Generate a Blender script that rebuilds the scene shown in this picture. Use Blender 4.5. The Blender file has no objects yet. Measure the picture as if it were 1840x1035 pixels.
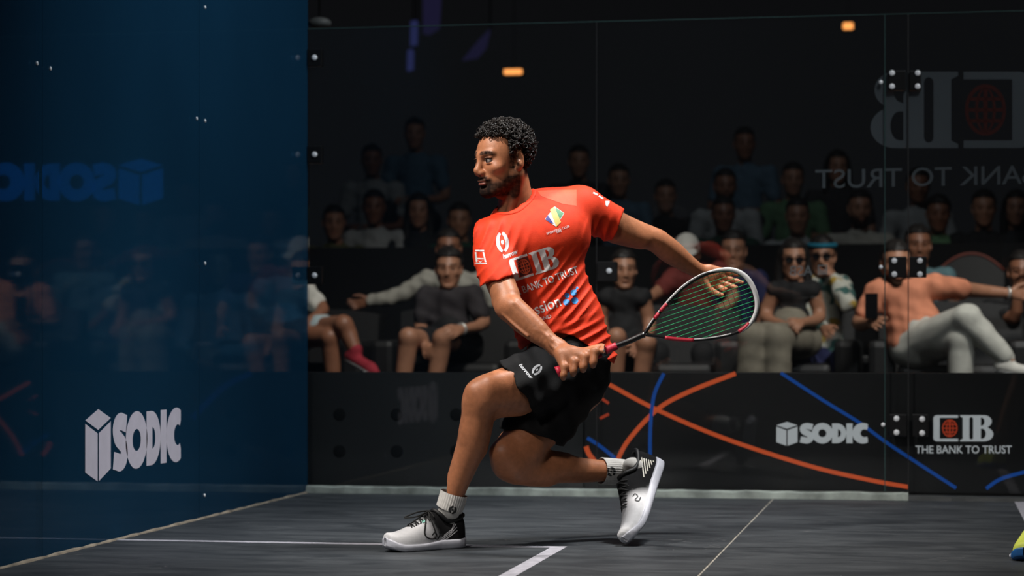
import bpy, bmesh, math, random
import numpy as np
from mathutils import Vector, Matrix
from mathutils.bvhtree import BVHTree

random.seed(7); RNG = np.random.default_rng(11)
SC = bpy.context.scene
COL = SC.collection

# ------------------------------------------------------------------ camera, world, lights, exposure
# court frame: X along the back glass wall, Y towards it (back wall at Y=0, blue side wall at X=0), Z up, metres
YAW = math.radians(10.37); FPX = 4100.0; CX = 920.0; HY = 608.0
CAM = np.array([2.813, -10.145, 0.709])
FW = np.array([-math.sin(YAW), math.cos(YAW), 0.0]); RT = np.array([math.cos(YAW), math.sin(YAW), 0.0]); UP = np.array([0.0, 0.0, 1.0])
cd = bpy.data.cameras.new('camera'); cam = bpy.data.objects.new('camera', cd); COL.objects.link(cam)
cam.location = CAM; cam.rotation_euler = (math.pi / 2, 0, YAW)
cd.sensor_width = 36.0; cd.lens = FPX / 1840 * 36.0; cd.shift_y = (HY - 517.5) / 1840
cd.clip_start = 0.05; cd.clip_end = 200
cd.dof.use_dof = True; cd.dof.focus_distance = 7.65; cd.dof.aperture_fstop = 2.8
SC.camera = cam
w = bpy.data.worlds.new('world'); SC.world = w; w.use_nodes = True
w.node_tree.nodes['Background'].inputs[0].default_value = (0.0036, 0.0038, 0.0043, 1)
w.node_tree.nodes['Background'].inputs[1].default_value = 1.0

def aim(o, target):
    o.rotation_euler = (Vector(target) - o.location).to_track_quat('-Z', 'Y').to_euler()

def area(name, loc, target, size, power, color=(1, 1, 1), spread=180):
    l = bpy.data.lights.new(name, 'AREA'); l.shape = 'RECTANGLE'; l.size, l.size_y = size
    l.energy = power; l.color = color; l.spread = math.radians(spread)
    o = bpy.data.objects.new(name, l); COL.objects.link(o); o.location = loc; aim(o, target); return o

def spot(name, loc, target, power, angle, blend=0.6, color=(1, 1, 1), radius=0.25):
    l = bpy.data.lights.new(name, 'SPOT'); l.energy = power; l.spot_size = math.radians(angle); l.spot_blend = blend
    l.color = color; l.shadow_soft_size = radius
    o = bpy.data.objects.new(name, l); COL.objects.link(o); o.location = loc; aim(o, target); return o

# floodlights of the court's overhead rig, then unseen fill lights added to them
spot('court_and_fill_light', (-0.2, -4.5, 4.5), (1.45, -2.5, 0.8), 1030, 42, 0.7, (1.0, 0.94, 0.87), 0.16)
spot('court_and_fill_light', (2.9, -2.2, 5.2), (1.6, -2.4, 0.6), 800, 44, 0.8, (1.0, 0.95, 0.9), 0.2)
spot('court_and_fill_light', (3.2, -2.0, 4.8), (0.0, -1.0, 0.8), 640, 74, 0.9, (0.86, 0.94, 1.0), 0.3)
spot('court_and_fill_light', (4.6, -3.4, 5.2), (3.7, 0.0, 1.2), 430, 58, 0.9, (0.95, 0.98, 1.0), 0.3)  # unseen light added to lift the back wall lettering and boards
spot('court_and_fill_light', (0.5, -7.6, 3.9), (1.5, -2.5, 0.8), 330, 34, 0.9, (1.0, 0.95, 0.9), 0.35)  # unseen soft fill added from front-left for the player's face and legs
# unseen lamps added over the seats to stand in for court spill
spot('seating_fill_light', (1.2, 0.6, 4.4), (0.0, 3.6, 0.4), 620, 56, 0.9, (1.0, 0.94, 0.87), 0.25)
spot('seating_fill_light', (3.8, 0.6, 4.4), (3.4, 3.4, 0.4), 660, 56, 0.9, (1.0, 0.94, 0.87), 0.25)

spot('seating_fill_light', (1.6, 2.2, 5.4), (1.6, 7.0, 1.4), 75, 80, 0.9, (0.9, 0.95, 1.0), 0.3)  # weak unseen fill added so the upper tier shows

vs = SC.view_settings
vs.view_transform = 'Standard'; vs.look = 'None'; vs.exposure = 0.0; vs.gamma = 1.0; vs.use_curve_mapping = False

# ------------------------------------------------------------------ helpers
def W(px, py, d):
    """pixel of the photograph at camera depth d -> court coordinates"""
    return CAM + FW * d + RT * ((px - CX) / FPX * d) - UP * ((py - HY) / FPX * d)

def ray_plane(px, py, p0, n):
    d = W(px, py, 1.0) - CAM
    t = np.dot(np.asarray(p0, float) - CAM, n) / np.dot(d, n)
    return CAM + d * t

def to_px(X, Y, Z):
    dx, dy, dz = X - CAM[0], Y - CAM[1], Z - CAM[2]
    d = dx * FW[0] + dy * FW[1]
    return CX + (dx * RT[0] + dy * RT[1]) / d * FPX, HY - dz / d * FPX

MATS = {}
def mat(name, col, rough=0.6, metal=0.0, spec=0.5, vary=0.12, scale=20.0, bump=0.0, attr=None, sss=0.0, emit=None, sheen=0.0, coat=0.0):
    if name in MATS: return MATS[name]
    m = bpy.data.materials.new(name); m.use_nodes = True; nt = m.node_tree; b = nt.nodes['Principled BSDF']
    b.inputs['Roughness'].default_value = rough; b.inputs['Metallic'].default_value = metal
    b.inputs['Specular IOR Level'].default_value = spec
    tc = nt.nodes.new('ShaderNodeTexCoord'); nz = nt.nodes.new('ShaderNodeTexNoise')
    nz.inputs['Scale'].default_value = scale; nz.inputs['Detail'].default_value = 4
    nt.links.new(tc.outputs['Object'], nz.inputs['Vector'])
    mx = nt.nodes.new('ShaderNodeMix'); mx.data_type = 'RGBA'; mx.blend_type = 'MULTIPLY'; mx.inputs[0].default_value = 1.0
    mr = nt.nodes.new('ShaderNodeMapRange'); mr.inputs[1].default_value = 0.3; mr.inputs[2].default_value = 0.7
    mr.inputs[3].default_value = 1 - vary; mr.inputs[4].default_value = 1 + vary
    nt.links.new(nz.outputs['Fac'], mr.inputs[0])
    nt.links.new(mr.outputs[0], mx.inputs[7])
    if attr:
        a = nt.nodes.new('ShaderNodeAttribute'); a.attribute_name = attr; nt.links.new(a.outputs['Color'], mx.inputs[6])
    else:
        mx.inputs[6].default_value = (*col, 1)
    nt.links.new(mx.outputs[2], b.inputs['Base Color'])
    if bump:
        bp = nt.nodes.new('ShaderNodeBump'); bp.inputs['Strength'].default_value = bump; bp.inputs['Distance'].default_value = 0.004
        n2 = nt.nodes.new('ShaderNodeTexNoise'); n2.inputs['Scale'].default_value = scale * 6; n2.inputs['Detail'].default_value = 3
        nt.links.new(tc.outputs['Object'], n2.inputs['Vector']); nt.links.new(n2.outputs['Fac'], bp.inputs['Height'])
        nt.links.new(bp.outputs[0], b.inputs['Normal'])
    if attr:                                       # dark beard and brow hair is matt, bare skin is not
        bw = nt.nodes.new('ShaderNodeRGBToBW'); nt.links.new(a.outputs['Color'], bw.inputs[0])
        for sock, lo_, hi_ in (('Roughness', 0.9, rough), ('Specular IOR Level', 0.08, spec)):
            q = nt.nodes.new('ShaderNodeMapRange'); q.inputs[1].default_value = 0.015; q.inputs[2].default_value = 0.09; q.inputs[3].default_value = lo_; q.inputs[4].default_value = hi_
            nt.links.new(bw.outputs[0], q.inputs[0]); nt.links.new(q.outputs[0], b.inputs[sock])
    if sss:
        b.inputs['Subsurface Weight'].default_value = sss; b.inputs['Subsurface Radius'].default_value = (0.012, 0.005, 0.003)
        b.inputs['Subsurface Scale'].default_value = 1.0
    if sheen: b.inputs['Sheen Weight'].default_value = sheen
    if coat: b.inputs['Coat Weight'].default_value = coat; b.inputs['Coat Roughness'].default_value = 0.15
    if emit:
        b.inputs['Emission Color'].default_value = (*emit[:3], 1); b.inputs['Emission Strength'].default_value = emit[3]
    MATS[name] = m
    return m

def glass_mat(name, tint, gloss=1.0, film=None, film_fac=0.0, rough=0.02):
    m = bpy.data.materials.new(name); m.use_nodes = True; nt = m.node_tree; nt.nodes.clear()
    out = nt.nodes.new('ShaderNodeOutputMaterial')
    tr = nt.nodes.new('ShaderNodeBsdfTransparent'); tr.inputs[0].default_value = (*tint, 1)
    gl = nt.nodes.new('ShaderNodeBsdfGlossy'); gl.inputs['Roughness'].default_value = rough
    fr = nt.nodes.new('ShaderNodeFresnel'); fr.inputs[0].default_value = 1.45
    mul = nt.nodes.new('ShaderNodeMath'); mul.operation = 'MULTIPLY'; mul.inputs[1].default_value = gloss
    nt.links.new(fr.outputs[0], mul.inputs[0])
    base = tr
    if film is not None:
        df = nt.nodes.new('ShaderNodeBsdfDiffuse'); df.inputs[0].default_value = (*film, 1)
        # faint uneven cleaning marks in the film
        tc = nt.nodes.new('ShaderNodeTexCoord'); nz = nt.nodes.new('ShaderNodeTexNoise'); nz.inputs['Scale'].default_value = 1.3
        nt.links.new(tc.outputs['Object'], nz.inputs['Vector'])
        mr = nt.nodes.new('ShaderNodeMapRange'); mr.inputs[1].default_value = 0.3; mr.inputs[2].default_value = 0.7
        mr.inputs[3].default_value = film_fac * 0.92; mr.inputs[4].default_value = film_fac * 1.08
        nt.links.new(nz.outputs['Fac'], mr.inputs[0])
        mf = nt.nodes.new('ShaderNodeMixShader'); nt.links.new(mr.outputs[0], mf.inputs[0])
        nt.links.new(tr.outputs[0], mf.inputs[1]); nt.links.new(df.outputs[0], mf.inputs[2]); base = mf
    mx = nt.nodes.new('ShaderNodeMixShader')
    nt.links.new(mul.outputs[0], mx.inputs[0]); nt.links.new(base.outputs[0], mx.inputs[1]); nt.links.new(gl.outputs[0], mx.inputs[2])
    nt.links.new(mx.outputs[0], out.inputs[0])
    MATS[name] = m
    return m

ORG = {}                                   # object name -> world origin of its root (all vertices are built in court coordinates)
def tag(o, label=None, cat=None, group=None, kind=None):
    if label: o['label'] = label
    if cat: o['category'] = cat
    if group: o['group'] = group
    if kind: o['kind'] = kind
    return o

def empty(name, loc, label=None, cat=None, group=None, kind=None):
    o = bpy.data.objects.new(name, None); COL.objects.link(o); o.location = loc; o.empty_display_size = 0.1
    ORG[o.name] = np.array(loc, float); return tag(o, label, cat, group, kind)

def obj(name, V, F, m, parent=None, smooth=False, cols=None, loc=None):
    V = np.asarray(V, np.float64).reshape(-1, 3)
    if parent is not None: org = ORG[parent.name]
    elif loc is not None: org = np.asarray(loc, float)
    else: org = np.array([V[:, 0].mean(), V[:, 1].mean(), V[:, 2].min()])
    me = bpy.data.meshes.new(name)
    Vl = (V - org).astype(np.float32)
    if isinstance(F, np.ndarray):
        n, k = F.shape
        me.vertices.add(len(Vl)); me.vertices.foreach_set('co', Vl.ravel())
        me.loops.add(n * k); me.loops.foreach_set('vertex_index', F.astype(np.int32).ravel())
        me.polygons.add(n); me.polygons.foreach_set('loop_start', np.arange(0, n * k, k, dtype=np.int32))
        me.update(calc_edges=True)
    else:
        me.from_pydata([tuple(v) for v in Vl], [], [tuple(f) for f in F]); me.update()
    if smooth: me.polygons.foreach_set('use_smooth', np.ones(len(me.polygons), bool))
    if cols is not None:
        ca = me.color_attributes.new('Col', 'FLOAT_COLOR', 'POINT')
        c4 = np.ones((len(V), 4), np.float32); c4[:, :3] = cols; ca.data.foreach_set('color', c4.ravel())
    for mm in (m if isinstance(m, (list, tuple)) else [m]): me.materials.append(mm)
    o = bpy.data.objects.new(name, me); COL.objects.link(o)
    if parent is None: o.location = org
    else: o.parent = parent
    ORG[o.name] = org
    return o

class MB:
    """collects simple solids into one mesh"""
    def __init__(s): s.V = []; s.F = []
    def add(s, V, F):
        n = len(s.V); s.V += [tuple(map(float, v)) for v in V]; s.F += [tuple(int(i) + n for i in f) for f in F]; return s
    def box(s, c, e, M=None, bev=0.0):
        """bevelled box: centre, half extents, optional 3x3 axes"""
        M = np.eye(3) if M is None else np.asarray(M, float)
        bm = bmesh.new(); bmesh.ops.create_cube(bm, size=2)
        for v in bm.verts: v.co = Vector((v.co.x * e[0], v.co.y * e[1], v.co.z * e[2]))
        if bev: bmesh.ops.bevel(bm, geom=bm.edges[:], offset=min(bev, min(e) * 0.95), segments=2, affect='EDGES', profile=0.6)
        V = [np.asarray(c) + M @ np.array(v.co) for v in bm.verts]; bm.verts.index_update()
        F = [[v.index for v in f.verts] for f in bm.faces]; bm.free(); return s.add(V, F)
    def tube(s, pts, r, n=8, closed=False, caps=True, flat=None):
        pts = [np.asarray(p, float) for p in pts]; m = len(pts); rr = r if hasattr(r, '__len__') else [r] * m
        V = []; prev = None
        for i, p in enumerate(pts):
            a = pts[(i - 1) % m] if (closed or i > 0) else p; b = pts[(i + 1) % m] if (closed or i < m - 1) else p
            t = b - a; t /= np.linalg.norm(t) + 1e-12
            if prev is None:
                x = np.cross(t, (0.31, 0.2, 0.93)); x = x if np.linalg.norm(x) > 1e-3 else np.cross(t, (1, 0, 0))
            else: x = prev - t * np.dot(prev, t)
            x /= np.linalg.norm(x) + 1e-12; prev = x; y = np.cross(t, x)
            for k in range(n):
                q = 2 * math.pi * k / n; V.append(p + (x * math.cos(q) + y * math.sin(q)) * rr[i])
        F = []
        for i in range(m if closed else m - 1):
            j = (i + 1) % m
            for k in range(n): F.append((i * n + k, i * n + (k + 1) % n, j * n + (k + 1) % n, j * n + k))
        if caps and not closed: F.append(tuple(range(n))[::-1]); F.append(tuple((m - 1) * n + k for k in range(n)))
        return s.add(V, F)
    def disc(s, c, n, r, h, seg=20):
        """short cylinder with a rounded rim along n"""
        n = np.asarray(n, float) / np.linalg.norm(n); c = np.asarray(c, float)
        return s.tube([c, c + n * h * 0.7, c + n * h], [r, r, r * 0.8], seg)
    def build(s, name, m, parent=None, smooth=False, loc=None): return obj(name, s.V, s.F, m, parent, smooth, None, loc)

def box(name, lo, hi, m, parent=None, bev=0.0, loc=None):
    lo = np.asarray(lo, float); hi = np.asarray(hi, float)
    return MB().box((lo + hi) / 2, (hi - lo) / 2, None, bev).build(name, m, parent, False, loc)

def spline(P, n=8, closed=False):
    """Catmull-Rom through the points"""
    P = [np.asarray(p, float) for p in P]; m = len(P); out = []
    for i in range(m if closed else m - 1):
        p0 = P[(i - 1) % m] if (closed or i > 0) else P[i]; p1 = P[i]; p2 = P[(i + 1) % m]
        p3 = P[(i + 2) % m] if (closed or i + 2 < m) else p2
        for k in range(n):
            t = k / n
            out.append(0.5 * (2 * p1 + (p2 - p0) * t + (2 * p0 - 5 * p1 + 4 * p2 - p3) * t * t + (3 * p1 - p0 - 3 * p2 + p3) * t ** 3))
    if not closed: out.append(P[-1])
    return out

# ---- implicit volumes (smooth unions of tapered limbs and ellipsoids), meshed by surface nets
class Vol:
    def __init__(s, lo, hi, h):
        s.h = h; s.ax = [np.arange(lo[i], hi[i] + h, h) for i in range(3)]
        s.d = np.full([len(a) for a in s.ax], 1.0, np.float32)
    def sl(s, lo, hi):
        r = []
        for i in range(3):
            a = int(np.searchsorted(s.ax[i], lo[i])); b = int(np.searchsorted(s.ax[i], hi[i])); r.append(slice(a, max(b, a)))
        return tuple(r)
    def grid(s, sl=None):
        sl = sl or (slice(None),) * 3
        return s.ax[0][sl[0]][:, None, None], s.ax[1][sl[1]][None, :, None], s.ax[2][sl[2]][None, None, :]
    def comb(s, sl, p, k, op):
        a = s.d[sl]; p = p.astype(np.float32)
        if op == 'sub':
            h = np.maximum(k - np.abs(a + p), 0) / max(k, 1e-6); s.d[sl] = np.maximum(a, -p) + h * h * k * 0.25
        else:
            h = np.maximum(k - np.abs(a - p), 0) / max(k, 1e-6); s.d[sl] = np.minimum(a, p) - h * h * k * 0.25
    def cone(s, a, b, ra, rb, k=0.02, op='add', sq=None, cut=None):
        """tapered capsule; sq=(axis, factor) flattens the section along axis"""
        a = np.asarray(a, float); b = np.asarray(b, float); m = max(ra, rb) + k + 4 * s.h
        sl = s.sl(np.minimum(a, b) - m, np.maximum(a, b) + m)
        if s.d[sl].size == 0: return s
        X, Y, Z = s.grid(sl); ba = b - a; L = max(float(ba @ ba), 1e-12)
        x, y, z = X - a[0], Y - a[1], Z - a[2]
        t = np.clip((x * ba[0] + y * ba[1] + z * ba[2]) / L, 0, 1)
        x, y, z = x - t * ba[0], y - t * ba[1], z - t * ba[2]
        f = 1.0
        if sq is not None:
            n = np.asarray(sq[0], float); f = sq[1]; q = (x * n[0] + y * n[1] + z * n[2]) * (1 / f - 1)
            x, y, z = x + n[0] * q, y + n[1] * q, z + n[2] * q
        d = np.sqrt(x * x + y * y + z * z) - (ra + t * (rb - ra))
        if f < 1: d = d * (f + 1) / 2
        if cut is not None: d = np.maximum(d, cut(X, Y, Z))
        s.comb(sl, d, k, op); return s
    def ell(s, c, r, k=0.02, M=None, op='add'):
        c = np.asarray(c, float); r = np.asarray(r, float); M = np.eye(3) if M is None else M; m = r.max() + k + 4 * s.h
        sl = s.sl(c - m, c + m)
        if s.d[sl].size == 0: return s
        X, Y, Z = s.grid(sl); x, y, z = X - c[0], Y - c[1], Z - c[2]
        q = [(x * M[0][i] + y * M[1][i] + z * M[2][i]) for i in range(3)]
        k0 = np.sqrt(sum((q[i] / r[i]) ** 2 for i in range(3))); k1 = np.sqrt(sum((q[i] / r[i] ** 2) ** 2 for i in range(3)))
        d = k0 * (k0 - 1) / np.maximum(k1, 1e-9)
        d = np.where(k0 < 1e-4, -r.min(), d)
        s.comb(sl, d, k, op); return s
    def chain(s, pts, k=0.02, op='add', n=4):
        """one smooth tapered limb through (point, radius) knots"""
        Q = spline([np.append(p, r) for p, r in pts], n) if len(pts) > 2 else [np.append(p, r) for p, r in pts]
        Q = np.array(Q); m = Q[:, 3].max() + k + 4 * s.h; sl = s.sl(Q[:, :3].min(0) - m, Q[:, :3].max(0) + m)
        if s.d[sl].size == 0: return s
        D = np.full(s.d[sl].shape, 1.0, np.float32)
        for a, b in zip(Q[:-1], Q[1:]):
            mm = max(a[3], b[3]) + k + 4 * s.h
            lo = np.minimum(a, b)[:3] - mm; hi = np.maximum(a, b)[:3] + mm; s2 = s.sl(lo, hi)
            s2 = tuple(slice(max(x.start, y.start), max(min(x.stop, y.stop), max(x.start, y.start))) for x, y in zip(s2, sl))
            X, Y, Z = s.grid(s2); ba = b[:3] - a[:3]; L = max(float(ba @ ba), 1e-12)
            x, y, z = X - a[0], Y - a[1], Z - a[2]; t = np.clip((x * ba[0] + y * ba[1] + z * ba[2]) / L, 0, 1)
            x, y, z = x - t * ba[0], y - t * ba[1], z - t * ba[2]
            d = np.sqrt(x * x + y * y + z * z) - (a[3] + t * (b[3] - a[3]))
            s3 = tuple(slice(x.start - y.start, x.stop - y.start) for x, y in zip(s2, sl)); D[s3] = np.minimum(D[s3], d)
        s.comb(sl, D, k, op); return s
    def mesh(s, smooth=1):
        d = s.d; h = s.h
        neg = d < 0
        c = [neg[i:neg.shape[0] - 1 + i, j:neg.shape[1] - 1 + j, l:neg.shape[2] - 1 + l] for i in (0, 1) for j in (0, 1) for l in (0, 1)]
        cnt = sum(a.astype(np.uint8) for a in c); act = (cnt > 0) & (cnt < 8)
        I = np.argwhere(act); n = len(I)
        if n == 0: return np.zeros((0, 3)), np.zeros((0, 4), int)
        idx = np.full(act.shape, -1, np.int32); idx[act] = np.arange(n)
        offs = np.array([(i, j, l) for i in (0, 1) for j in (0, 1) for l in (0, 1)])
        vals = np.stack([d[I[:, 0] + o[0], I[:, 1] + o[1], I[:, 2] + o[2]] for o in offs], 1)
        P = np.zeros((n, 3)); K = np.zeros(n)
        for a in range(8):
            for b in range(a + 1, 8):
                if np.abs(offs[a] - offs[b]).sum() != 1: continue
                va, vb = vals[:, a], vals[:, b]; m = (va < 0) != (vb < 0)
                t = np.where(m, va / np.where(m, va - vb, 1), 0)
                P += np.where(m[:, None], offs[a] + t[:, None] * (offs[b] - offs[a]), 0); K += m
        V = (I + P / K[:, None]) * h + np.array([a[0] for a in s.ax])
        Q = []
        for ax in range(3):
            u, v = [(1, 2), (2, 0), (0, 1)][ax]
            A = np.moveaxis(neg, ax, 0); e = A[:-1] != A[1:]
            e = np.moveaxis(e, 0, ax); E = np.argwhere(e)
            E = E[(E[:, u] > 0) & (E[:, v] > 0) & (E[:, u] < neg.shape[u] - 1) & (E[:, v] < neg.shape[v] - 1)]
            if len(E) == 0: continue
            du = np.zeros(3, int); du[u] = 1; dv = np.zeros(3, int); dv[v] = 1
            q = np.stack([idx[tuple((E - du - dv).T)], idx[tuple((E - dv).T)], idx[tuple(E.T)], idx[tuple((E - du).T)]], 1)
            fl = neg[tuple(E.T)]; q[~fl] = q[~fl][:, ::-1]; Q.append(q)
        Q = np.concatenate(Q); Q = Q[(Q >= 0).all(1)]
        for _ in range(smooth):
            S = np.zeros_like(V); N = np.zeros(n)
            for a, b in ((0, 1), (1, 2), (2, 3), (3, 0)):
                np.add.at(S, Q[:, a], V[Q[:, b]]); np.add.at(S, Q[:, b], V[Q[:, a]]); np.add.at(N, Q[:, a], 1); np.add.at(N, Q[:, b], 1)
            V = V * 0.5 + 0.5 * S / np.maximum(N, 1)[:, None]
        return V, Q

def join(*ms):
    V = []; F = []; n = 0
    for v, f in ms: V.append(v); F.append(f + n); n += len(v)
    return np.concatenate(V), np.concatenate(F)

def nz3(P, s, seed=0):
    """cheap smooth noise, -1..1"""
    r = np.random.default_rng(seed); o = np.zeros(len(P))
    for i in range(6):
        k = r.normal(size=3) * s * (0.6 + 0.25 * i); o += np.sin(P @ k + r.uniform(0, 6.28)) / (1 + 0.25 * i)
    return o / 3.0

# ---- flat print: 2D polygons -> triangulated sheet -> laid on a surface or a plane
def fill2d(polys):
    cu = bpy.data.curves.new('t', 'CURVE'); cu.dimensions = '2D'; cu.fill_mode = 'BOTH'
    for p in polys:
        sp = cu.splines.new('POLY'); sp.points.add(len(p) - 1); sp.use_cyclic_u = True
        for q, (x, y) in zip(sp.points, p): q.co = (x, y, 0, 1)
    return curve2d(cu)

def curve2d(cu):
    o = bpy.data.objects.new('t', cu); COL.objects.link(o); bpy.context.view_layer.update()
    me = o.evaluated_get(bpy.context.evaluated_depsgraph_get()).to_mesh()
    V = np.array([v.co[:2] for v in me.vertices]).reshape(-1, 2); F = [tuple(p.vertices) for p in me.polygons]
    bpy.data.objects.remove(o); bpy.data.curves.remove(cu); return V, F

def text2d(s, bold=0.0, shear=0.0, spacing=1.0):
    cu = bpy.data.curves.new('t', 'FONT'); cu.body = s; cu.offset = bold; cu.shear = shear; cu.space_character = spacing
    cu.fill_mode = 'BOTH'; cu.resolution_u = 4; V, F = curve2d(cu)
    V = V - V.min(0); return V / V[:, 1].max(), F        # cap height 1, starting at 0

def refine(V, F, maxe):
    bm = bmesh.new(); vs_ = [bm.verts.new((x, y, 0)) for x, y in V]
    for f in F:
        try: bm.faces.new([vs_[i] for i in f])
        except ValueError: pass
    bmesh.ops.triangulate(bm, faces=bm.faces[:])
    for _ in range(5):
        es = [e for e in bm.edges if e.calc_length() > maxe]
        if not es: break
        bmesh.ops.subdivide_edges(bm, edges=es, cuts=1); bmesh.ops.triangulate(bm, faces=bm.faces[:])
    bm.verts.index_update()
    V2 = np.array([v.co[:2] for v in bm.verts]).reshape(-1, 2); F2 = [[v.index for v in f.verts] for f in bm.faces]; bm.free()
    return V2, F2

def lay_px(V, F, bvhs, off=0.0012, maxe=5.0):
    """pixel-space print laid onto built surfaces"""
    V, F = refine(V, F, maxe); out = []; ok = []
    for x, y in V:
        d = W(x, y, 1.0) - CAM; d /= np.linalg.norm(d); best = None
        for b in bvhs:
            h = b.ray_cast(Vector(CAM), Vector(d), 30)
            if h[0] is not None and (best is None or h[3] < best[3]): best = h
        if best is None: out.append((0, 0, 0)); ok.append(False)
        else: out.append(np.array(best[0]) - d * off); ok.append(True)
    return np.array(out).reshape(-1, 3), [f for f in F if all(ok[i] for i in f)]

def lay_plane(V, F, p0, eu, ev):
    p0, eu, ev = (np.asarray(a, float) for a in (p0, eu, ev))
    return np.array([p0 + eu * x + ev * y for x, y in V]).reshape(-1, 3), F

def lay_pxplane(V, F, p0, n):
    return np.array([ray_plane(x, y, p0, np.asarray(n, float)) for x, y in V]).reshape(-1, 3), F

def aff(V, x0, y0, sx, sy, ang=0.0):
    """unit coords (y up) -> pixels (y down), rotated by ang degrees counter-clockwise on screen"""
    a = math.radians(ang); X = V[:, 0] * sx; Y = V[:, 1] * sy
    return np.stack([x0 + X * math.cos(a) - Y * math.sin(a), y0 - X * math.sin(a) - Y * math.cos(a)], 1)

def arc(cx, cy, rx, ry, a0, a1, n=24):
    return [(cx + rx * math.cos(math.radians(a0 + (a1 - a0) * i / n)), cy + ry * math.sin(math.radians(a0 + (a1 - a0) * i / n))) for i in range(n + 1)]

def logo_cube(gap=0.05):
    g = gap
    return [[(0.0, 0.86), (0.5, 1.0), (1.0, 0.86), (0.5, 0.71)],
            [(0.0, 0.86 - g), (0.5 - g * 0.5, 0.71 - g), (0.5 - g * 0.5, 0.0), (0.0, 0.15)],
            [(1.0, 0.86 - g), (0.5 + g * 0.5, 0.71 - g), (0.5 + g * 0.5, 0.0), (1.0, 0.15)]]

def logo_sodic_letters():
    """five fat geometric letters, x 0..3.2, y 0..1; each its own fill so that overlaps stay solid"""
    L = []
    t = 0.30
    # S as a thick stroke
    path = [(0.60, 0.80)] + arc(0.34, 0.715, 0.20, 0.135, 60, 180, 8) + arc(0.34, 0.715, 0.20, 0.19, 180, 262, 6) + arc(0.30, 0.285, 0.20, 0.22, 80, -10, 8) + arc(0.30, 0.285, 0.20, 0.135, -10, -120, 8) + [(0.02, 0.20)]
    P = np.array(path); T = np.gradient(P, axis=0); T /= np.linalg.norm(T, axis=1)[:, None]; N = np.stack([-T[:, 1], T[:, 0]], 1) * t * 0.5
    L.append([list(map(tuple, P + N)) + list(map(tuple, (P - N)[::-1]))])
    L.append([arc(1.06, 0.5, 0.50, 0.5, 0, 360, 40)[:-1], arc(1.06, 0.5, 0.19, 0.19, 0, 360, 28)[:-1]])
    L.append([[(1.52, 0.02), (1.52, 0.98), (1.75, 0.98)] + arc(1.75, 0.5, 0.45, 0.48, 90, -90, 24), [(1.80, 0.31), (1.80, 0.69)] + arc(1.80, 0.5, 0.14, 0.19, 90, -90, 14)])
    L.append([[(2.20, 0.02), (2.20, 0.98), (2.49, 0.98), (2.49, 0.02)]])
    L.append([arc(2.98, 0.5, 0.50, 0.5, 62, 298, 34) + [(3.214, 0.24)] + arc(3.06, 0.5, 0.19, 0.19, 305, 55, 20) + [(3.214, 0.76)]])
    return L

def logo_bars():
    """bracket, and the joined I and B with serifs; x 0..2.35, y 0..1"""
    c = [(0.98, 1.0), (0.16, 1.0)] + arc(0.16, 0.86, 0.14, 0.14, 100, 170, 5) + [(0.02, 0.14)] + arc(0.16, 0.14, 0.14, 0.14, 190, 260, 5) + [(0.98, 0.0), (0.98, 0.10), (0.27, 0.10), (0.27, 0.90), (0.98, 0.90)]
    o = [(1.06, 0.0), (1.06, 0.05), (1.16, 0.10), (1.16, 0.90), (1.06, 0.95), (1.06, 1.0), (1.98, 1.0)] + arc(1.98, 0.76, 0.30, 0.24, 90, -62, 14) + arc(1.98, 0.27, 0.36, 0.27, 62, -90, 16)
    slot = [(1.42, 0.14), (1.42, 0.86)] + arc(1.49, 0.86, 0.07, 0.07, 180, 0, 6) + [(1.56, 0.14)] + arc(1.49, 0.14, 0.07, 0.07, 0, -180, 6)
    h1 = [(1.86, 0.58), (1.86, 0.90)] + arc(1.90, 0.75, 0.10, 0.15, 90, -90, 10)
    h2 = [(1.86, 0.10), (1.86, 0.48)] + arc(1.92, 0.29, 0.13, 0.19, 90, -90, 10)
    return [c], [o, slot, h1, h2]

def logo_globe(cx=0.66, cy=0.5, rx=0.30, ry=0.34):
    out = [[arc(cx, cy, rx, ry, 0, 360, 32)[:-1], arc(cx, cy, rx * 0.84, ry * 0.84, 0, 360, 32)[:-1]]]
    out.append([[(cx - 0.03, cy - ry * 0.86), (cx - 0.03, cy + ry * 0.86), (cx + 0.03, cy + ry * 0.86), (cx + 0.03, cy - ry * 0.86)]])
    for yy in (-0.42, 0.0, 0.42):
        hw = rx * math.sqrt(1 - yy * yy) * 0.9; y = cy + yy * ry
        out.append([[(cx - hw, y - 0.022), (cx - hw, y + 0.022), (cx + hw, y + 0.022), (cx + hw, y - 0.022)]])
    out.append([arc(cx, cy, rx * 0.5, ry * 0.86, 0, 360, 28)[:-1], arc(cx, cy, rx * 0.36, ry * 0.8, 0, 360, 28)[:-1]])
    return out

def logo_eye():
    """two facing crescents with a dot between, unit box"""
    a = arc(0.62, 0.5, 0.62, 0.55, 115, 245, 16) + arc(0.70, 0.5, 0.42, 0.46, 238, 122, 16)
    b = [(1 - x, 1 - y) for x, y in a]
    return [[a], [b], [arc(0.5, 0.5, 0.11, 0.11, 0, 360, 16)[:-1]]]

def merge2d(parts):
    V = []; F = []; n = 0
    for v, f in parts:
        V.append(v); F += [tuple(i + n for i in q) for q in f]; n += len(v)
    return np.concatenate(V), F

def fills(shapes): return merge2d([fill2d(s) for s in shapes])

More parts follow.
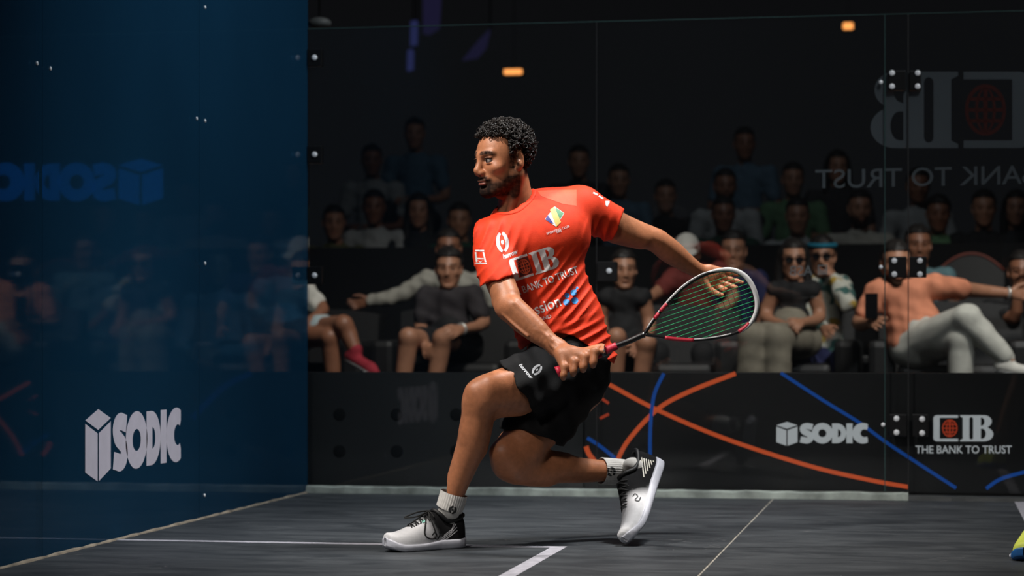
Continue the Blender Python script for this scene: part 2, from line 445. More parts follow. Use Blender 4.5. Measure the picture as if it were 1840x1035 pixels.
# ------------------------------------------------------------------ materials of the place
M_floor = mat('court_floor', (0.045, 0.048, 0.053), 0.5, spec=0.4)
def floor_nodes(m):
    """dark coating with streaky scuffs and dull patches"""
    nt = m.node_tree; b = nt.nodes['Principled BSDF']; ge = nt.nodes.new('ShaderNodeNewGeometry')
    mp = nt.nodes.new('ShaderNodeMapping'); mp.inputs['Rotation'].default_value = (0, 0, 0.5); mp.inputs['Scale'].default_value = (1.3, 3.2, 1)
    nt.links.new(ge.outputs['Position'], mp.inputs[0])
    n1 = nt.nodes.new('ShaderNodeTexNoise'); n1.inputs['Scale'].default_value = 2.2; n1.inputs['Detail'].default_value = 8; n1.inputs['Roughness'].default_value = 0.65
    n1.inputs['Distortion'].default_value = 0.8; nt.links.new(mp.outputs[0], n1.inputs['Vector'])
    n2 = nt.nodes.new('ShaderNodeTexNoise'); n2.inputs['Scale'].default_value = 1.1; n2.inputs['Detail'].default_value = 5; nt.links.new(ge.outputs['Position'], n2.inputs['Vector'])
    r1 = nt.nodes.new('ShaderNodeValToRGB'); r1.color_ramp.elements[0].position = 0.38; r1.color_ramp.elements[0].color = (0.021, 0.025, 0.030, 1)
    r1.color_ramp.elements[1].position = 0.70; r1.color_ramp.elements[1].color = (0.062, 0.069, 0.076, 1); nt.links.new(n1.outputs['Fac'], r1.inputs[0])
    # thin curved rubber scuffs
    vo = nt.nodes.new('ShaderNodeTexNoise'); vo.inputs['Scale'].default_value = 3.0; vo.inputs['Detail'].default_value = 1.5; nt.links.new(mp.outputs[0], vo.inputs['Vector'])
    sb = nt.nodes.new('ShaderNodeMath'); sb.operation = 'SUBTRACT'; sb.inputs[1].default_value = 0.5; nt.links.new(vo.outputs['Fac'], sb.inputs[0])
    ab = nt.nodes.new('ShaderNodeMath'); ab.operation = 'ABSOLUTE'; nt.links.new(sb.outputs[0], ab.inputs[0])
    mr = nt.nodes.new('ShaderNodeMapRange'); mr.inputs[1].default_value = 0.0; mr.inputs[2].default_value = 0.006; mr.inputs[3].default_value = 1.0; mr.inputs[4].default_value = 0.0
    nt.links.new(ab.outputs[0], mr.inputs[0])
    m2 = nt.nodes.new('ShaderNodeMapRange'); m2.inputs[1].default_value = 0.56; m2.inputs[2].default_value = 0.68; nt.links.new(n2.outputs['Fac'], m2.inputs[0])
    mu = nt.nodes.new('ShaderNodeMath'); mu.operation = 'MULTIPLY'; nt.links.new(mr.outputs[0], mu.inputs[0]); nt.links.new(m2.outputs[0], mu.inputs[1])
    mx = nt.nodes.new('ShaderNodeMix'); mx.data_type = 'RGBA'; nt.links.new(mu.outputs[0], mx.inputs[0]); nt.links.new(r1.outputs[0], mx.inputs[6]); mx.inputs[7].default_value = (0.16, 0.16, 0.16, 1)
    nt.links.new(mx.outputs[2], b.inputs['Base Color'])
    rr = nt.nodes.new('ShaderNodeMapRange'); rr.inputs[3].default_value = 0.42; rr.inputs[4].default_value = 0.62; nt.links.new(n2.outputs['Fac'], rr.inputs[0]); nt.links.new(rr.outputs[0], b.inputs['Roughness'])
floor_nodes(M_floor)
M_line = mat('line_paint', (0.36, 0.355, 0.40), 0.6, vary=0.2, scale=30)
M_seam = mat('seam_filler', (0.30, 0.28, 0.24), 0.8, vary=0.4, scale=25)
M_chan = mat('base_channel_plaster', (0.27, 0.30, 0.27), 0.75, vary=0.45, scale=9)
M_dark = mat('black_coating', (0.012, 0.012, 0.013), 0.55)
M_riser = mat('black_carpet', (0.004, 0.004, 0.0045), 0.95, spec=0.1)
M_hall = mat('hall_black_drape', (0.006, 0.006, 0.007), 0.95)
M_ground = mat('hall_floor', (0.012, 0.012, 0.013), 0.7)
M_boardL = mat('board_charcoal', (0.030, 0.032, 0.034), 0.6, scale=3)
M_boardR = mat('board_black', (0.008, 0.008, 0.009), 0.4)
M_hole = mat('hole_black', (0.004, 0.004, 0.004), 0.9)
M_white = mat('print_white', (0.62, 0.64, 0.66), 0.5, vary=0.05)
M_lilac = mat('print_lilac_white', (0.55, 0.52, 0.60), 0.5, vary=0.05)
M_orange = mat('print_orange', (0.75, 0.12, 0.03), 0.5, vary=0.1)
M_orange_d = mat('print_rust', (0.55, 0.07, 0.025), 0.5, vary=0.1)
M_blue = mat('print_blue', (0.008, 0.09, 0.42), 0.5, vary=0.1)
M_clamp = mat('clamp_black', (0.018, 0.018, 0.019), 0.35, 0.6)
M_bolt = mat('bolt_steel', (0.85, 0.86, 0.88), 0.45, 0.1, vary=0.05)
M_edge = mat('glass_edge', (0.04, 0.075, 0.072), 0.2, vary=0.1)
G_clear = glass_mat('clear_glass', (0.95, 0.965, 0.965), 0.7, (0.20, 0.22, 0.25), 0.008)  # faint grey film added as a haze veil that lifts the blacks
G_blue = glass_mat('blue_film_glass', (0.30, 0.52, 0.70), 0.5, (0.010, 0.055, 0.112), 0.50, 0.03)
G_mirrorprint = glass_mat('frosted_print', (0.95, 0.96, 0.97), 0.0, (0.32, 0.36, 0.40), 0.50)
G_rustprint = glass_mat('frosted_rust_print', (0.95, 0.96, 0.97), 0.0, (0.30, 0.05, 0.03), 0.40)
G_asb = glass_mat('frosted_white_print', (0.9, 0.9, 0.9), 0.0, (0.5, 0.52, 0.54), 0.50)

# ------------------------------------------------------------------ floor
PY = np.array([0, 1.0, 0]); PX = np.array([1.0, 0, 0]); PZ = np.array([0, 0, 1.0])
def gx(px, py): return ray_plane(px, py, (0, 0, 0), PZ)
seamX = 0.5 * (gx(1385, 893)[0] + gx(1265, 1035)[0]); seamY = gx(560, 948)[1]
boxY = gx(620, 977)[1]
floor = box('floor', (-0.03, -9.75, -0.10), (6.43, 0.03, -0.002), M_seam, loc=(3.2, -4.9, -0.10)); tag(floor, 'dark grey scuffed squash court floor with white lines', None, None, 'structure')
xs = [0.0, seamX, seamX + 2.15, 6.4]; ys = [-9.75, seamY - 4.0, seamY, 0.0]
for i in range(3):
    for j in range(3):
        box('floor_panel', (xs[i] + 0.004, ys[j] + 0.0015, -0.012), (xs[i + 1] - 0.004, ys[j + 1] - 0.0015, 0.0), M_floor, floor)
inX = 1.60
def strip(x0, y0, x1, y1): box('court_line', (x0, y0, 0.0), (x1, y1, 0.0012), M_line, floor)
strip(0.0, boxY - 0.025, inX, boxY + 0.025)
strip(inX - 0.05, boxY - 1.6, inX, boxY - 0.025)
strip(0.0, boxY - 1.65, 6.4, boxY - 1.60)
strip(3.175, boxY - 1.6, 3.225, -0.03)
strip(6.4 - inX, boxY - 0.025, 6.4, boxY + 0.025); strip(6.4 - inX, boxY - 1.6, 6.45 - inX, boxY - 0.025)
hallfloor = box('floor_hall', (-14, -12, -0.14), (20, 22, -0.10), M_ground); tag(hallfloor, 'black hall floor around the court', None, None, 'structure')

# ------------------------------------------------------------------ back glass wall with fittings
GH = 2.13
back = empty('wall_back', (3.2, 0.0, 0.0), 'clear glass back wall of the court with black door fittings', None, None, 'structure')
sx1, sx2, sx3 = (ray_plane(p, 500, (0, 0, 0), PY)[0] for p in (1072, 1590, 1632))
cuts = [0.004, sx1, sx2, sx3, sx3 + 0.86, sx3 + 0.95, 6.396]
for a, b in zip(cuts[:-1], cuts[1:]):
    p = box('glass_pane', (a + 0.002, 0.0, 0.035), (b - 0.002, 0.012, GH), G_clear, back)
for i, c in enumerate(cuts[1:-1]):
    box('pane_edge', (c - 0.002, 0.001, 0.035), (c + 0.002, 0.011, GH), M_edge if i not in (0, 2) else M_dark, back)
box('top_edge', (0.004, 0.0, GH), (6.396, 0.012, GH + 0.003), M_edge, back)
# uneven plaster channel under the fixed panes, dark threshold under the door
def channel(x0, x1, m, seed, top=0.034):
    r = random.Random(seed); n = max(4, int((x1 - x0) / 0.06)); V = []; F = []
    for i in range(n + 1):
        x = x0 + (x1 - x0) * i / n; j = r.uniform(-0.004, 0.004); k = r.uniform(-0.004, 0.004)
        V += [(x, -0.022 + j, 0.0), (x, -0.018 + j, top * 0.8 + k), (x, -0.004, top + k * 0.6), (x, 0.03, top), (x, 0.03, 0.0)]
    for i in range(n):
        for q in range(4): F.append((i * 5 + q, i * 5 + 5 + q, i * 5 + 6 + q, i * 5 + q + 1))
    F += [(0, 1, 2, 3, 4), tuple(n * 5 + q for q in (4, 3, 2, 1, 0))]
    return obj('base_channel', V, F, m, back)
channel(0.0, sx2, M_chan, 3); channel(sx2, sx3, M_chan, 4); channel(sx3, sx3 + 0.86, mat('threshold', (0.03, 0.033, 0.034), 0.6), 5, 0.022); channel(sx3 + 0.86, 6.4, M_chan, 6)

def fitting(px0, py0, px1, py1, bolts, plate=True):
    a = ray_plane(px0, py1, (0, 0, 0), PY); b = ray_plane(px1, py0, (0, 0, 0), PY)
    f = box('patch_fitting', (a[0], -0.012, a[2]), (b[0], 0.024, b[2]), M_clamp, back, 0.004)
    for bx_, by_ in bolts:
        c = ray_plane(bx_, by_, (0, 0, 0), PY)
        MB().disc((c[0], -0.012, c[2]), (0, -1, 0), 0.0125, 0.006).build('bolt', M_bolt, f, True)
for y in (104, 278, 495): fitting(553, y - 16, 579, y + 16, [(566.5, y)])
fitting(1073, 470, 1109, 506, [(1095, 487)])
fitting(1597, 461, 1629, 499, [(1607, 469), (1607, 493)]); fitting(1634, 461, 1665, 499, [(1653, 469), (1653, 493)])
fitting(1596, 127, 1628, 163, [(1603, 132), (1603, 156)]); fitting(1634, 127, 1655, 163, [(1649, 132), (1649, 156)])
fitting(1599, 744, 1630, 784, [(1611, 752), (1611, 777)]); fitting(1640, 744, 1668, 784, [(1657, 753), (1657, 778)])
for px_, py_ in ((1583, 148), (1583, 480), (1587, 763)):
    c = ray_plane(px_, py_, (0, 0, 0), PY)
    MB().disc((c[0], -0.002, c[2]), (0, -1, 0), 0.009, 0.008).build('bolt', M_bolt, back, True)

GP = (0, 0.0135, 0)                      # outer face of the glass carries lettering meant to be read from outside
def glass_print(name, V, F, m, y=0.0135):
    P, F = lay_pxplane(V, F, (0, y, 0), PY); return obj(name, P, F, m, back)
br, ib = logo_bars()
def mir(V, xr, s, y0, hgt): return np.stack([xr - V[:, 0] * s, y0 - V[:, 1] * hgt], 1)
for sh, m_ in ((br, G_mirrorprint), (ib, G_mirrorprint)):
    V, F = fill2d(sh); glass_print('frosted_lettering', mir(V, 1852, 123, 266, 137), F, m_)
V, F = fills(logo_globe()); glass_print('frosted_globe', mir(V, 1852, 123, 266, 137), F, G_rustprint)
V, F = text2d('THE BANK TO TRUST', 0.006); wB = text2d('BANK TO TRUST', 0.006)[0][:, 0].max(); s = (1862 - 1465) / wB
X = 1465 + (V[:, 0].max() - V[:, 0]) * s
glass_print('frosted_lettering', np.stack([X, 339 - (X - 1465) * 0.022 - V[:, 1] * 34], 1), F, G_mirrorprint)
V, F = text2d('ASB', 0.02); X = 1461 - V[:, 0] * 18.5
glass_print('frosted_lettering', np.stack([X, 496 - V[:, 1] * 19], 1), F, G_asb)
sq = [[(1469, 476), (1487, 475), (1487, 493), (1469, 494)], [(1472, 479), (1484, 478), (1484, 481), (1478, 486), (1472, 482)]]
V, F = fill2d(sq); glass_print('frosted_emblem', V, F, G_asb)

# ------------------------------------------------------------------ blue side wall
left = empty('wall_left', (0, -4.8, 0), 'tall dark blue filmed glass side wall of the court', None, None, 'structure')
y1 = ray_plane(358, 600, (0, 0, 0), PX)[1]; y0 = ray_plane(76, 600, (0, 0, 0), PX)[1]
yc = [0.012, y1, y0, y0 - 1.6, y0 - 3.2, -9.75]
for a, b in zip(yc[:-1], yc[1:]):
    box('glass_pane', (-0.012, b + 0.0015, 0.004), (0.0, a - 0.0015, 3.4), G_blue, left)
for c in yc[1:-1]:
    box('pane_joint', (-0.011, c - 0.0014, 0.004), (-0.001, c + 0.0014, 3.4), M_dark, left)
r = random.Random(2); V = []; F = []; n = 120
for i in range(n + 1):
    y = -9.7 + 9.7 * i / n; j = r.uniform(-0.003, 0.004)
    V += [(0.0, y, 0.0), (0.008 + j, y, 0.0), (0.006 + j, y, 0.004 + j * 0.5), (0.0, y, 0.007 + j * 0.6)]
for i in range(n):
    for q in range(3): F.append((i * 4 + q, i * 4 + q + 1, i * 4 + 5 + q, i * 4 + 4 + q))
obj('sealant_strip', V, F, mat('sealant', (0.24, 0.20, 0.15), 0.7, vary=0.5, scale=12), left)
for px_, py_ in ((66, 114), (90, 123), (368, 13), (353, 213), (368, 217), (368, 473), (367, 890)):
    c = ray_plane(px_, py_, (0, 0, 0), PX)
    MB().disc((0.0, c[1], c[2]), (1, 0, 0), 0.007, 0.004, 12).build('bolt', M_bolt, left, True)
# white wall lettering, standing 1 mm on the inner face
def wl(px_, py_): q = ray_plane(px_, py_, (0.001, 0, 0), PX); return q[1], q[2]
ya, _ = wl(153, 800); yb, zt = wl(199, 800); yk, _ = wl(203, 800); ye, _ = wl(325, 800)
_, ct = wl(176, 735); _, cb = wl(176, 865); _, lt = wl(265, 737); _, lb = wl(265, 839)
for s in logo_cube(0.045):
    V, F = fill2d([s]); P, F = lay_plane(V, F, (0.0012, ya, cb), (0, yb - ya, 0), (0, 0, ct - cb)); obj('wall_lettering', P, F, M_lilac, left)
for s in logo_sodic_letters():
    V, F = fill2d(s); P, F = lay_plane(V, F, (0.0012, yk, lb), (0, (ye - yk) / 3.22, 0), (0, 0, lt - lb)); obj('wall_lettering', P, F, M_lilac, left)

# ------------------------------------------------------------------ boards outside the glass (lit LED strip boards)
M_whiteL = mat('led_white', (0.3, 0.31, 0.32), 0.5, vary=0.05, emit=(0.92, 0.97, 1.0, 0.26)); M_orangeL = mat('led_orange', (0.4, 0.07, 0.02), 0.5, emit=(1.0, 0.13, 0.03, 0.32))
M_rustL = mat('led_and_reflection_rust', (0.3, 0.04, 0.015), 0.5, emit=(1.0, 0.10, 0.03, 0.20)); M_blueL = mat('led_blue', (0.005, 0.05, 0.22), 0.5, emit=(0.0, 0.10, 0.55, 0.26))
BY = 0.10
def bX(px_): return ray_plane(px_, 760, (0, BY, 0), PY)[0]
bz = ray_plane(1100, 670, (0, BY, 0), PY)[2]
xm = bX(1050)
pan = empty('advertising_board', ((xm - 2.4) / 2, BY, -0.10), 'plain charcoal floor board with round vent holes outside the glass', 'board')
box('panel', (-2.4, BY, -0.10), (xm - 0.004, BY + 0.06, bz), M_boardL, pan, 0.003)
for px_, py_ in ((610, 745), (713, 745), (820, 745), (610, 811), (713, 811), (820, 811)):
    c = ray_plane(px_, py_, (0, BY, 0), PY)
    MB().disc((c[0], BY + 0.004, c[2]), (0, -1, 0), 0.030, 0.006).build('vent_hole', M_hole, pan, True)
led = empty('advertising_board', ((xm + 7) / 2, BY, -0.10), 'black advertising board with orange and blue curves and white sponsor lettering', 'board')
box('panel', (xm, BY - 0.01, -0.10), (7.2, BY + 0.06, bz + 0.004), M_boardR, led, 0.003)
RIB = [0]
def ribbon(pts, wid, m, parent=led, y=BY - 0.0112):
    RIB[0] += 1; y -= 0.0004 * RIB[0]
    P = spline([np.array(p, float) for p in pts], 10); V = []; F = []
    for i, p in enumerate(P):
        t = P[min(i + 1, len(P) - 1)] - P[max(i - 1, 0)]; t = t / np.linalg.norm(t); n_ = np.array([-t[1], t[0]]) * wid / 2
        V += [ray_plane(*(p + n_), (0, y, 0), PY), ray_plane(*(p - n_), (0, y, 0), PY)]
    for i in range(len(P) - 1): F.append((2 * i, 2 * i + 1, 2 * i + 3, 2 * i + 2))
    return obj('print_or_reflection_curve', V, F, m, parent)
ribbon([(1093, 690), (1180, 736), (1300, 787), (1450, 836), (1560, 862), (1632, 875)], 7.5, M_orangeL)
ribbon([(1108, 830), (1130, 790), (1182, 735), (1240, 703), (1322, 671)], 8, M_orangeL)
ribbon([(1193, 671), (1176, 708), (1169, 760), (1168, 824)], 6.5, M_blueL)
ribbon([(1403, 670), (1480, 720), (1545, 760), (1600, 800), (1718, 877)], 6, M_blueL)
ribbon([(1772, 878), (1800, 860), (1850, 846)], 6.5, M_blueL)
ribbon([(1055, 787), (1076, 800), (1106, 824)], 6.5, M_blueL); ribbon([(1053, 802), (1058, 815), (1068, 828)], 9, M_orangeL)
ribbon([(1078, 714), (1094, 725)], 5, M_rustL); ribbon([(1078, 752), (1094, 744)], 5, M_rustL)  # two small marks imitate a reflection, painted in with glowing colour
ribbon([(345, 752), (400, 698), (440, 676), (452, 671)], 11, M_blueL, pan, BY - 0.0015)
def bprint(name, V, F, m, y=BY - 0.0165): P, F = lay_pxplane(V, F, (0, y, 0), PY); return obj(name, P, F, m, led)
for s in logo_cube(0.06): V, F = fill2d([s]); bprint('printed_lettering', aff(V, 1395, 801, 38, 43), F, M_whiteL)
for s in logo_sodic_letters(): V, F = fill2d(s); bprint('printed_lettering', aff(V, 1437.5, 797, 122 / 3.22, 37), F, M_whiteL)
for s in (br, ib): V, F = fill2d(s); bprint('printed_lettering', aff(V, 1676, 793, 46.5, 47), F, M_whiteL)
V, F = fills(logo_globe()); bprint('printed_globe', aff(V, 1676, 793, 46.5, 47), F, M_rustL)
V, F = text2d('THE BANK TO TRUST', 0.012); bprint('printed_lettering', aff(V, 1645, 815, 173 / V[:, 0].max(), 14.5), F, M_whiteL)

# ------------------------------------------------------------------ stands
M_barr = mat('barrier_black', (0.0035, 0.0035, 0.004), 0.9, spec=0.2)
def slab(name, lo, hi, m, label): o = box(name, lo, hi, m, None, 0.0); return tag(o, label, None, None, 'structure')
slab('floor_platform', (-9, 2.3, -0.10), (14, 5.0, 0.18), M_riser, 'low black carpeted platform under the front seats')
slab('floor_platform', (-9, 5.12, -0.10), (14, 6.85, 0.45), M_riser, 'black carpeted middle tier of the stands')
slab('floor_platform', (-9, 6.85, -0.10), (14, 9.2, 0.85), M_riser, 'black carpeted upper tier of the stands')
slab('wall_barrier', (-9, 5.0, -0.10), (14, 5.12, 1.33), M_barr, 'black barrier panel in front of the middle tier')

# ------------------------------------------------------------------ people: heads, hands
SKIN = (0.42, 0.165, 0.078)
def frame(yaw, pitch=0.0, roll=0.0):
    """columns: left, forward, up of a head; yaw 0 looks at the camera, positive turns towards the image's left"""
    y = math.radians(yaw); f = -FW * math.cos(y) - RT * math.sin(y); l = -FW * -math.sin(y) * -1 + RT * math.cos(y)
    l = RT * math.cos(y) - FW * math.sin(y)
    p = math.radians(pitch); u = UP.copy(); f2 = f * math.cos(p) - u * math.sin(p); u2 = u * math.cos(p) + f * math.sin(p)
    r_ = math.radians(roll); l2 = l * math.cos(r_) + u2 * math.sin(r_); u3 = u2 * math.cos(r_) - l * math.sin(r_)
    return np.stack([l2, f2, u3], 1)

def head_sdf(v, c, M, s=1.0, fine=True):
    """a face: cranium, brow, cheekbones, nose, lips, chin, jaw, ears"""
    g = lambda x, y, z: c + M @ (np.array([x, y, z]) * s)
    e = lambda p, r_, k, op='add', A=None: v.ell(g(*p), np.array(r_) * s, k * s, M if A is None else M @ A, op)
    n = lambda a, b, ra, rb, k, op='add': v.cone(g(*a), g(*b), ra * s, rb * s, k * s, op)
    e((0, -0.012, 0.036), (0.074, 0.096, 0.079), 0.02)
    e((0, 0.030, -0.012), (0.063, 0.062, 0.088), 0.03)
    e((0, 0.020, -0.060), (0.052, 0.058, 0.050), 0.03)
    for q in (-1, 1):
        n((q * 0.054, -0.012, -0.055), (q * 0.018, 0.070, -0.104), 0.016, 0.016, 0.03)
        e((q * 0.044, 0.060, -0.026), (0.022, 0.020, 0.016), 0.022)
        n((q * 0.012, 0.090, 0.020), (q * 0.044, 0.072, 0.024), 0.010, 0.009, 0.014)
    e((0, 0.080, -0.104), (0.024, 0.018, 0.018), 0.024)
    for q in (-1, 1): e((q * 0.032, 0.096, 0.000), (0.017, 0.014, 0.0125), 0.014, 'sub')
    n((0, 0.090, 0.014), (0, 0.109, -0.030), 0.0085, 0.0110, 0.014)
    n((0, 0.109, -0.030), (0, 0.106, -0.040), 0.0110, 0.010, 0.01)
    for q in (-1, 1): e((q * 0.0125, 0.100, -0.040), (0.0085, 0.013, 0.009), 0.008)
    e((0, 0.084, -0.062), (0.024, 0.016, 0.016), 0.016)
    e((0, 0.0965, -0.0665), (0.021, 0.009, 0.0052), 0.006); e((0, 0.0945, -0.0775), (0.019, 0.010, 0.0065), 0.006)
    if fine:
        e((0, 0.107, -0.0715), (0.023, 0.011, 0.0013), 0.003, 'sub')
        e((0, 0.094, -0.089), (0.016, 0.008, 0.004), 0.008, 'sub')
        for q in (-1, 1):
            e((q * 0.006, 0.104, -0.047), (0.0035, 0.005, 0.003), 0.003, 'sub')
            e((q * 0.032, 0.0825, 0.0085), (0.016, 0.011, 0.0035), 0.003); e((q * 0.032, 0.0805, -0.0095), (0.015, 0.009, 0.003), 0.006)
    for q in (-1, 1):
        A = np.stack([np.array([0.94, -0.34 * q, 0]), np.array([0.34 * q, 0.94, 0]), np.array([0, 0, 1.0])], 1)
        e((q * 0.080, -0.016, -0.006), (0.009, 0.019, 0.033), 0.006, 'add', A)
        e((q * 0.074, -0.010, -0.030), (0.008, 0.012, 0.014), 0.006, 'add', A)
        if fine:
            e((q * 0.091, -0.008, -0.002), (0.009, 0.0105, 0.019), 0.004, 'sub', A)
            e((q * 0.083, -0.010, -0.014), (0.004, 0.006, 0.006), 0.004, 'add', A)
    return g

def hand_open(v, wrist, along, spread, palmn, s=1.0, curl=(0.15, 0.2, 0.3, 0.4), k=0.006, thumb=1):
    """wrist, direction of the fingers, direction across the knuckles (towards the index), palm normal"""
    a = along / np.linalg.norm(along); b = spread - a * (spread @ a); b /= np.linalg.norm(b); n = np.cross(a, b); n *= np.sign(n @ palmn) or 1
    wr = np.asarray(wrist, float); P = lambda x, y, z: wr + (a * x + b * y + n * z) * s
    v.cone(P(0.0, 0, 0), P(0.05, 0, 0), 0.024 * s, 0.030 * s, 0.012, sq=(n, 0.62)); v.cone(P(0.035, 0.012, 0), P(0.082, 0.022, 0), 0.026 * s, 0.019 * s, 0.012, sq=(n, 0.6))
    v.cone(P(0.035, -0.012, 0), P(0.078, -0.022, 0), 0.026 * s, 0.017 * s, 0.012, sq=(n, 0.6))
    for i, (y, L) in enumerate(((0.030, 0.072), (0.010, 0.080), (-0.010, 0.074), (-0.029, 0.058))):
        c = curl[i]; p = P(0.084 - 0.004 * abs(i - 1), y, 0); dirv = a + b * (0.10 - 0.07 * i); r_ = (0.0095, 0.0088, 0.0078, 0.0066)
        for j, f in enumerate((0.46, 0.31, 0.23)):
            ang = c * (j + 0.6); d = dirv * math.cos(ang) + n * math.sin(ang); d /= np.linalg.norm(d); q = p + d * L * f * s
            v.cone(p, q, r_[j] * s, r_[j + 1] * s, k); p = q
    t0 = P(0.022, 0.026 * thumb, 0.006); t1 = P(0.050, 0.048 * thumb, 0.020); t2 = P(0.076, 0.056 * thumb, 0.030); t3 = P(0.096, 0.056 * thumb, 0.038)
    v.chain([(t0, 0.016 * s), (t1, 0.0125 * s), (t2, 0.0105 * s), (t3, 0.008 * s)], k + 0.003)

M_skin = mat('skin', SKIN, 0.46, attr='Col', vary=0.12, scale=60, bump=0.16, sss=0.06, spec=0.42)

# ------------------------------------------------------------------ the player
D0 = 7.85
def J(px, py, dz=0.0): return W(px, py, D0 + dz)
def cutline(pts, side, sc=1 / 525.0):
    """half space right of / below a polyline y(x) given in pixels of the photo, evaluated as a distance in metres"""
    xs_, ys_ = zip(*pts)
    def f(X, Y, Z):
        x, y = to_px(X, Y, Z); return ((y - np.interp(x, xs_, ys_)) * sc * side)
    return f
def halfplane(p, q, sc=1 / 525.0):
    """positive on the left of the directed pixel line p->q (screen axes, y down)"""
    d = np.array(q, float) - np.array(p, float); d /= np.linalg.norm(d); n_ = np.array([d[1], -d[0]])
    def f(X, Y, Z):
        x, y = to_px(X, Y, Z); return ((x - p[0]) * n_[0] + (y - p[1]) * n_[1]) * sc
    return f
TC = -FW
player = empty('person', gx(930, 985), 'squash player in an orange shirt and black shorts lunging with a racket', 'person')

HM = frame(55, 7, 0); HC = J(903.5, 286, -0.045)
# --- head and neck
v = Vol(HC - np.array([0.16, 0.16, 0.27]), HC + np.array([0.17, 0.17, 0.16]), 0.0022)
hg = head_sdf(v, HC, HM, 1.0, True)
v.cone(HC + HM @ np.array([0, -0.028, -0.055]), J(934, 392, 0.02), 0.056, 0.060, 0.03)
v.cone(HC + HM @ np.array([0.05, -0.03, -0.05]), J(915, 385, -0.055), 0.018, 0.012, 0.012)       # neck tendon
v.ell(HC + HM @ np.array([0, 0.025, -0.115]), (0.018, 0.018, 0.018), 0.02)
v.chain([(J(935, 372, 0.03), 0.055), (J(905, 398, -0.0), 0.05)], 0.03)
headm = v.mesh(1)
L = (headm[0] - HC) @ HM
x, y, z = L.T; ax_ = np.abs(x)
cols = np.tile(np.array(SKIN), (len(L), 1)); DK = np.array([0.012, 0.008, 0.007])
def blend(mask, c):
    global cols
    m = np.clip(mask, 0, 1)[:, None]; cols = cols * (1 - m) + np.array(c) * m
sm = lambda a, lo, hi: np.clip((a - lo) / (hi - lo), 0, 1)
nz = nz3(L, 160, 3) * 0.3 + nz3(L, 420, 4) * 0.3
blend(0.12 * sm(ax_, 0.02, 0.05) * sm(0.03 - np.abs(z + 0.02), 0, 0.02) * sm(y, 0.03, 0.06), (0.46, 0.17, 0.11))         # ruddier cheeks
beard = sm(-z, 0.058 - 0.012 * 0, 0.082) * sm(y, -0.030, -0.005) * sm(z, -0.150, -0.120)
side_ = sm(ax_, 0.036, 0.046) * sm(-z, 0.036, 0.062) * sm(y, -0.03, -0.01) * sm(0.050 - y, 0, 0.02) * sm(z, -0.15, -0.12)
mous = sm(0.028 - ax_, 0, 0.006) * sm(y, 0.07, 0.08) * sm(-z, 0.050, 0.056) * sm(z, -0.070, -0.066)
gote = sm(0.026 - ax_, 0, 0.006) * sm(y, 0.05, 0.06) * sm(-z, 0.084, 0.090)
frame_ = sm(ax_, 0.017, 0.023) * sm(0.036 - ax_, 0, 0.007) * sm(y, 0.06, 0.075) * sm(-z, 0.056, 0.064)
blend(np.clip(beard * 1.0 + side_ * 0.9, 0, 0.96) * np.clip(0.97 + 0.25 * nz, 0, 1), (0.020, 0.012, 0.009)); blend(0.95 * np.maximum(np.maximum(mous, gote * 0.9), frame_) * (0.95 + 0.5 * nz), DK)
side2 = sm(ax_, 0.058, 0.064) * sm(y, -0.012, 0.0) * sm(0.030 - y, 0, 0.010) * sm(z, -0.065, -0.03) * sm(0.06 - z, 0, 0.02)
blend(0.85 * side2 * (0.9 + nz), DK)
blend(0.8 * sm(0.020 - ax_, 0, 0.004) * sm(y, 0.085, 0.092) * sm(-z, 0.066, 0.069) * sm(z, -0.084, -0.081), (0.27, 0.085, 0.065))   # lips
bz_ = 0.0265 - 0.25 * np.maximum(ax_ - 0.036, 0)
blend(0.95 * sm(0.0085 - np.abs(z - bz_), 0, 0.003) * sm(ax_, 0.008, 0.013) * sm(0.058 - ax_, 0, 0.006) * sm(y, 0.05, 0.06) * (0.95 + 0.4 * nz), DK)   # eyebrows
blend(0.80 * sm(0.021 - np.hypot(ax_ - 0.032, (z - 0.004) * 1.35), 0, 0.009) * sm(y, 0.06, 0.07), (0.10, 0.042, 0.026))        # brow shade painted into the eye sockets
blend(0.92 * sm(0.0042 - np.abs(z - 0.0068), 0, 0.002) * sm(ax_, 0.018, 0.022) * sm(0.047 - ax_, 0, 0.004) * sm(y, 0.07, 0.075), DK)               # lashes
scalp = sm(z, 0.082, 0.090) * sm(y, 0.0, 0.02) + sm(0.022 - y, 0, 0.01) * sm(z, 0.028, 0.038) + sm(-0.030 - y, 0, 0.01) * sm(z, -0.075, -0.055)
blend(np.clip(scalp, 0, 1), DK); headcol = cols

# --- right arm (racket arm) with fist
hA = J(1003, 667, -0.375); hB = J(1085, 632, -0.375); AX = (hB - hA) / np.linalg.norm(hB - hA)
v = Vol(J(835, 700, -0.60) - 0.02, J(1110, 380, 0.08) + 0.02, 0.0027)
S1, EL, WR = J(876, 430, -0.085), J(914, 552, -0.265), J(1003, 626, -0.335)
v.chain([(S1, 0.060), (J(897, 502, -0.19), 0.049), (EL, 0.041)], 0.02)
v.cone(J(902, 508, -0.215), J(915, 530, -0.25), 0.030, 0.028, 0.03)                       # biceps
v.cone(J(893, 545, -0.235), J(902, 556, -0.255), 0.014, 0.013, 0.02)                      # elbow point
v.chain([(EL, 0.041), (J(937, 572, -0.285), 0.0455), (J(966, 597, -0.31), 0.038), (J(990, 616, -0.33), 0.029), (WR, 0.0275)], 0.02)
v.cone(J(925, 550, -0.30), J(968, 590, -0.325), 0.028, 0.018, 0.025)                      # brachioradialis
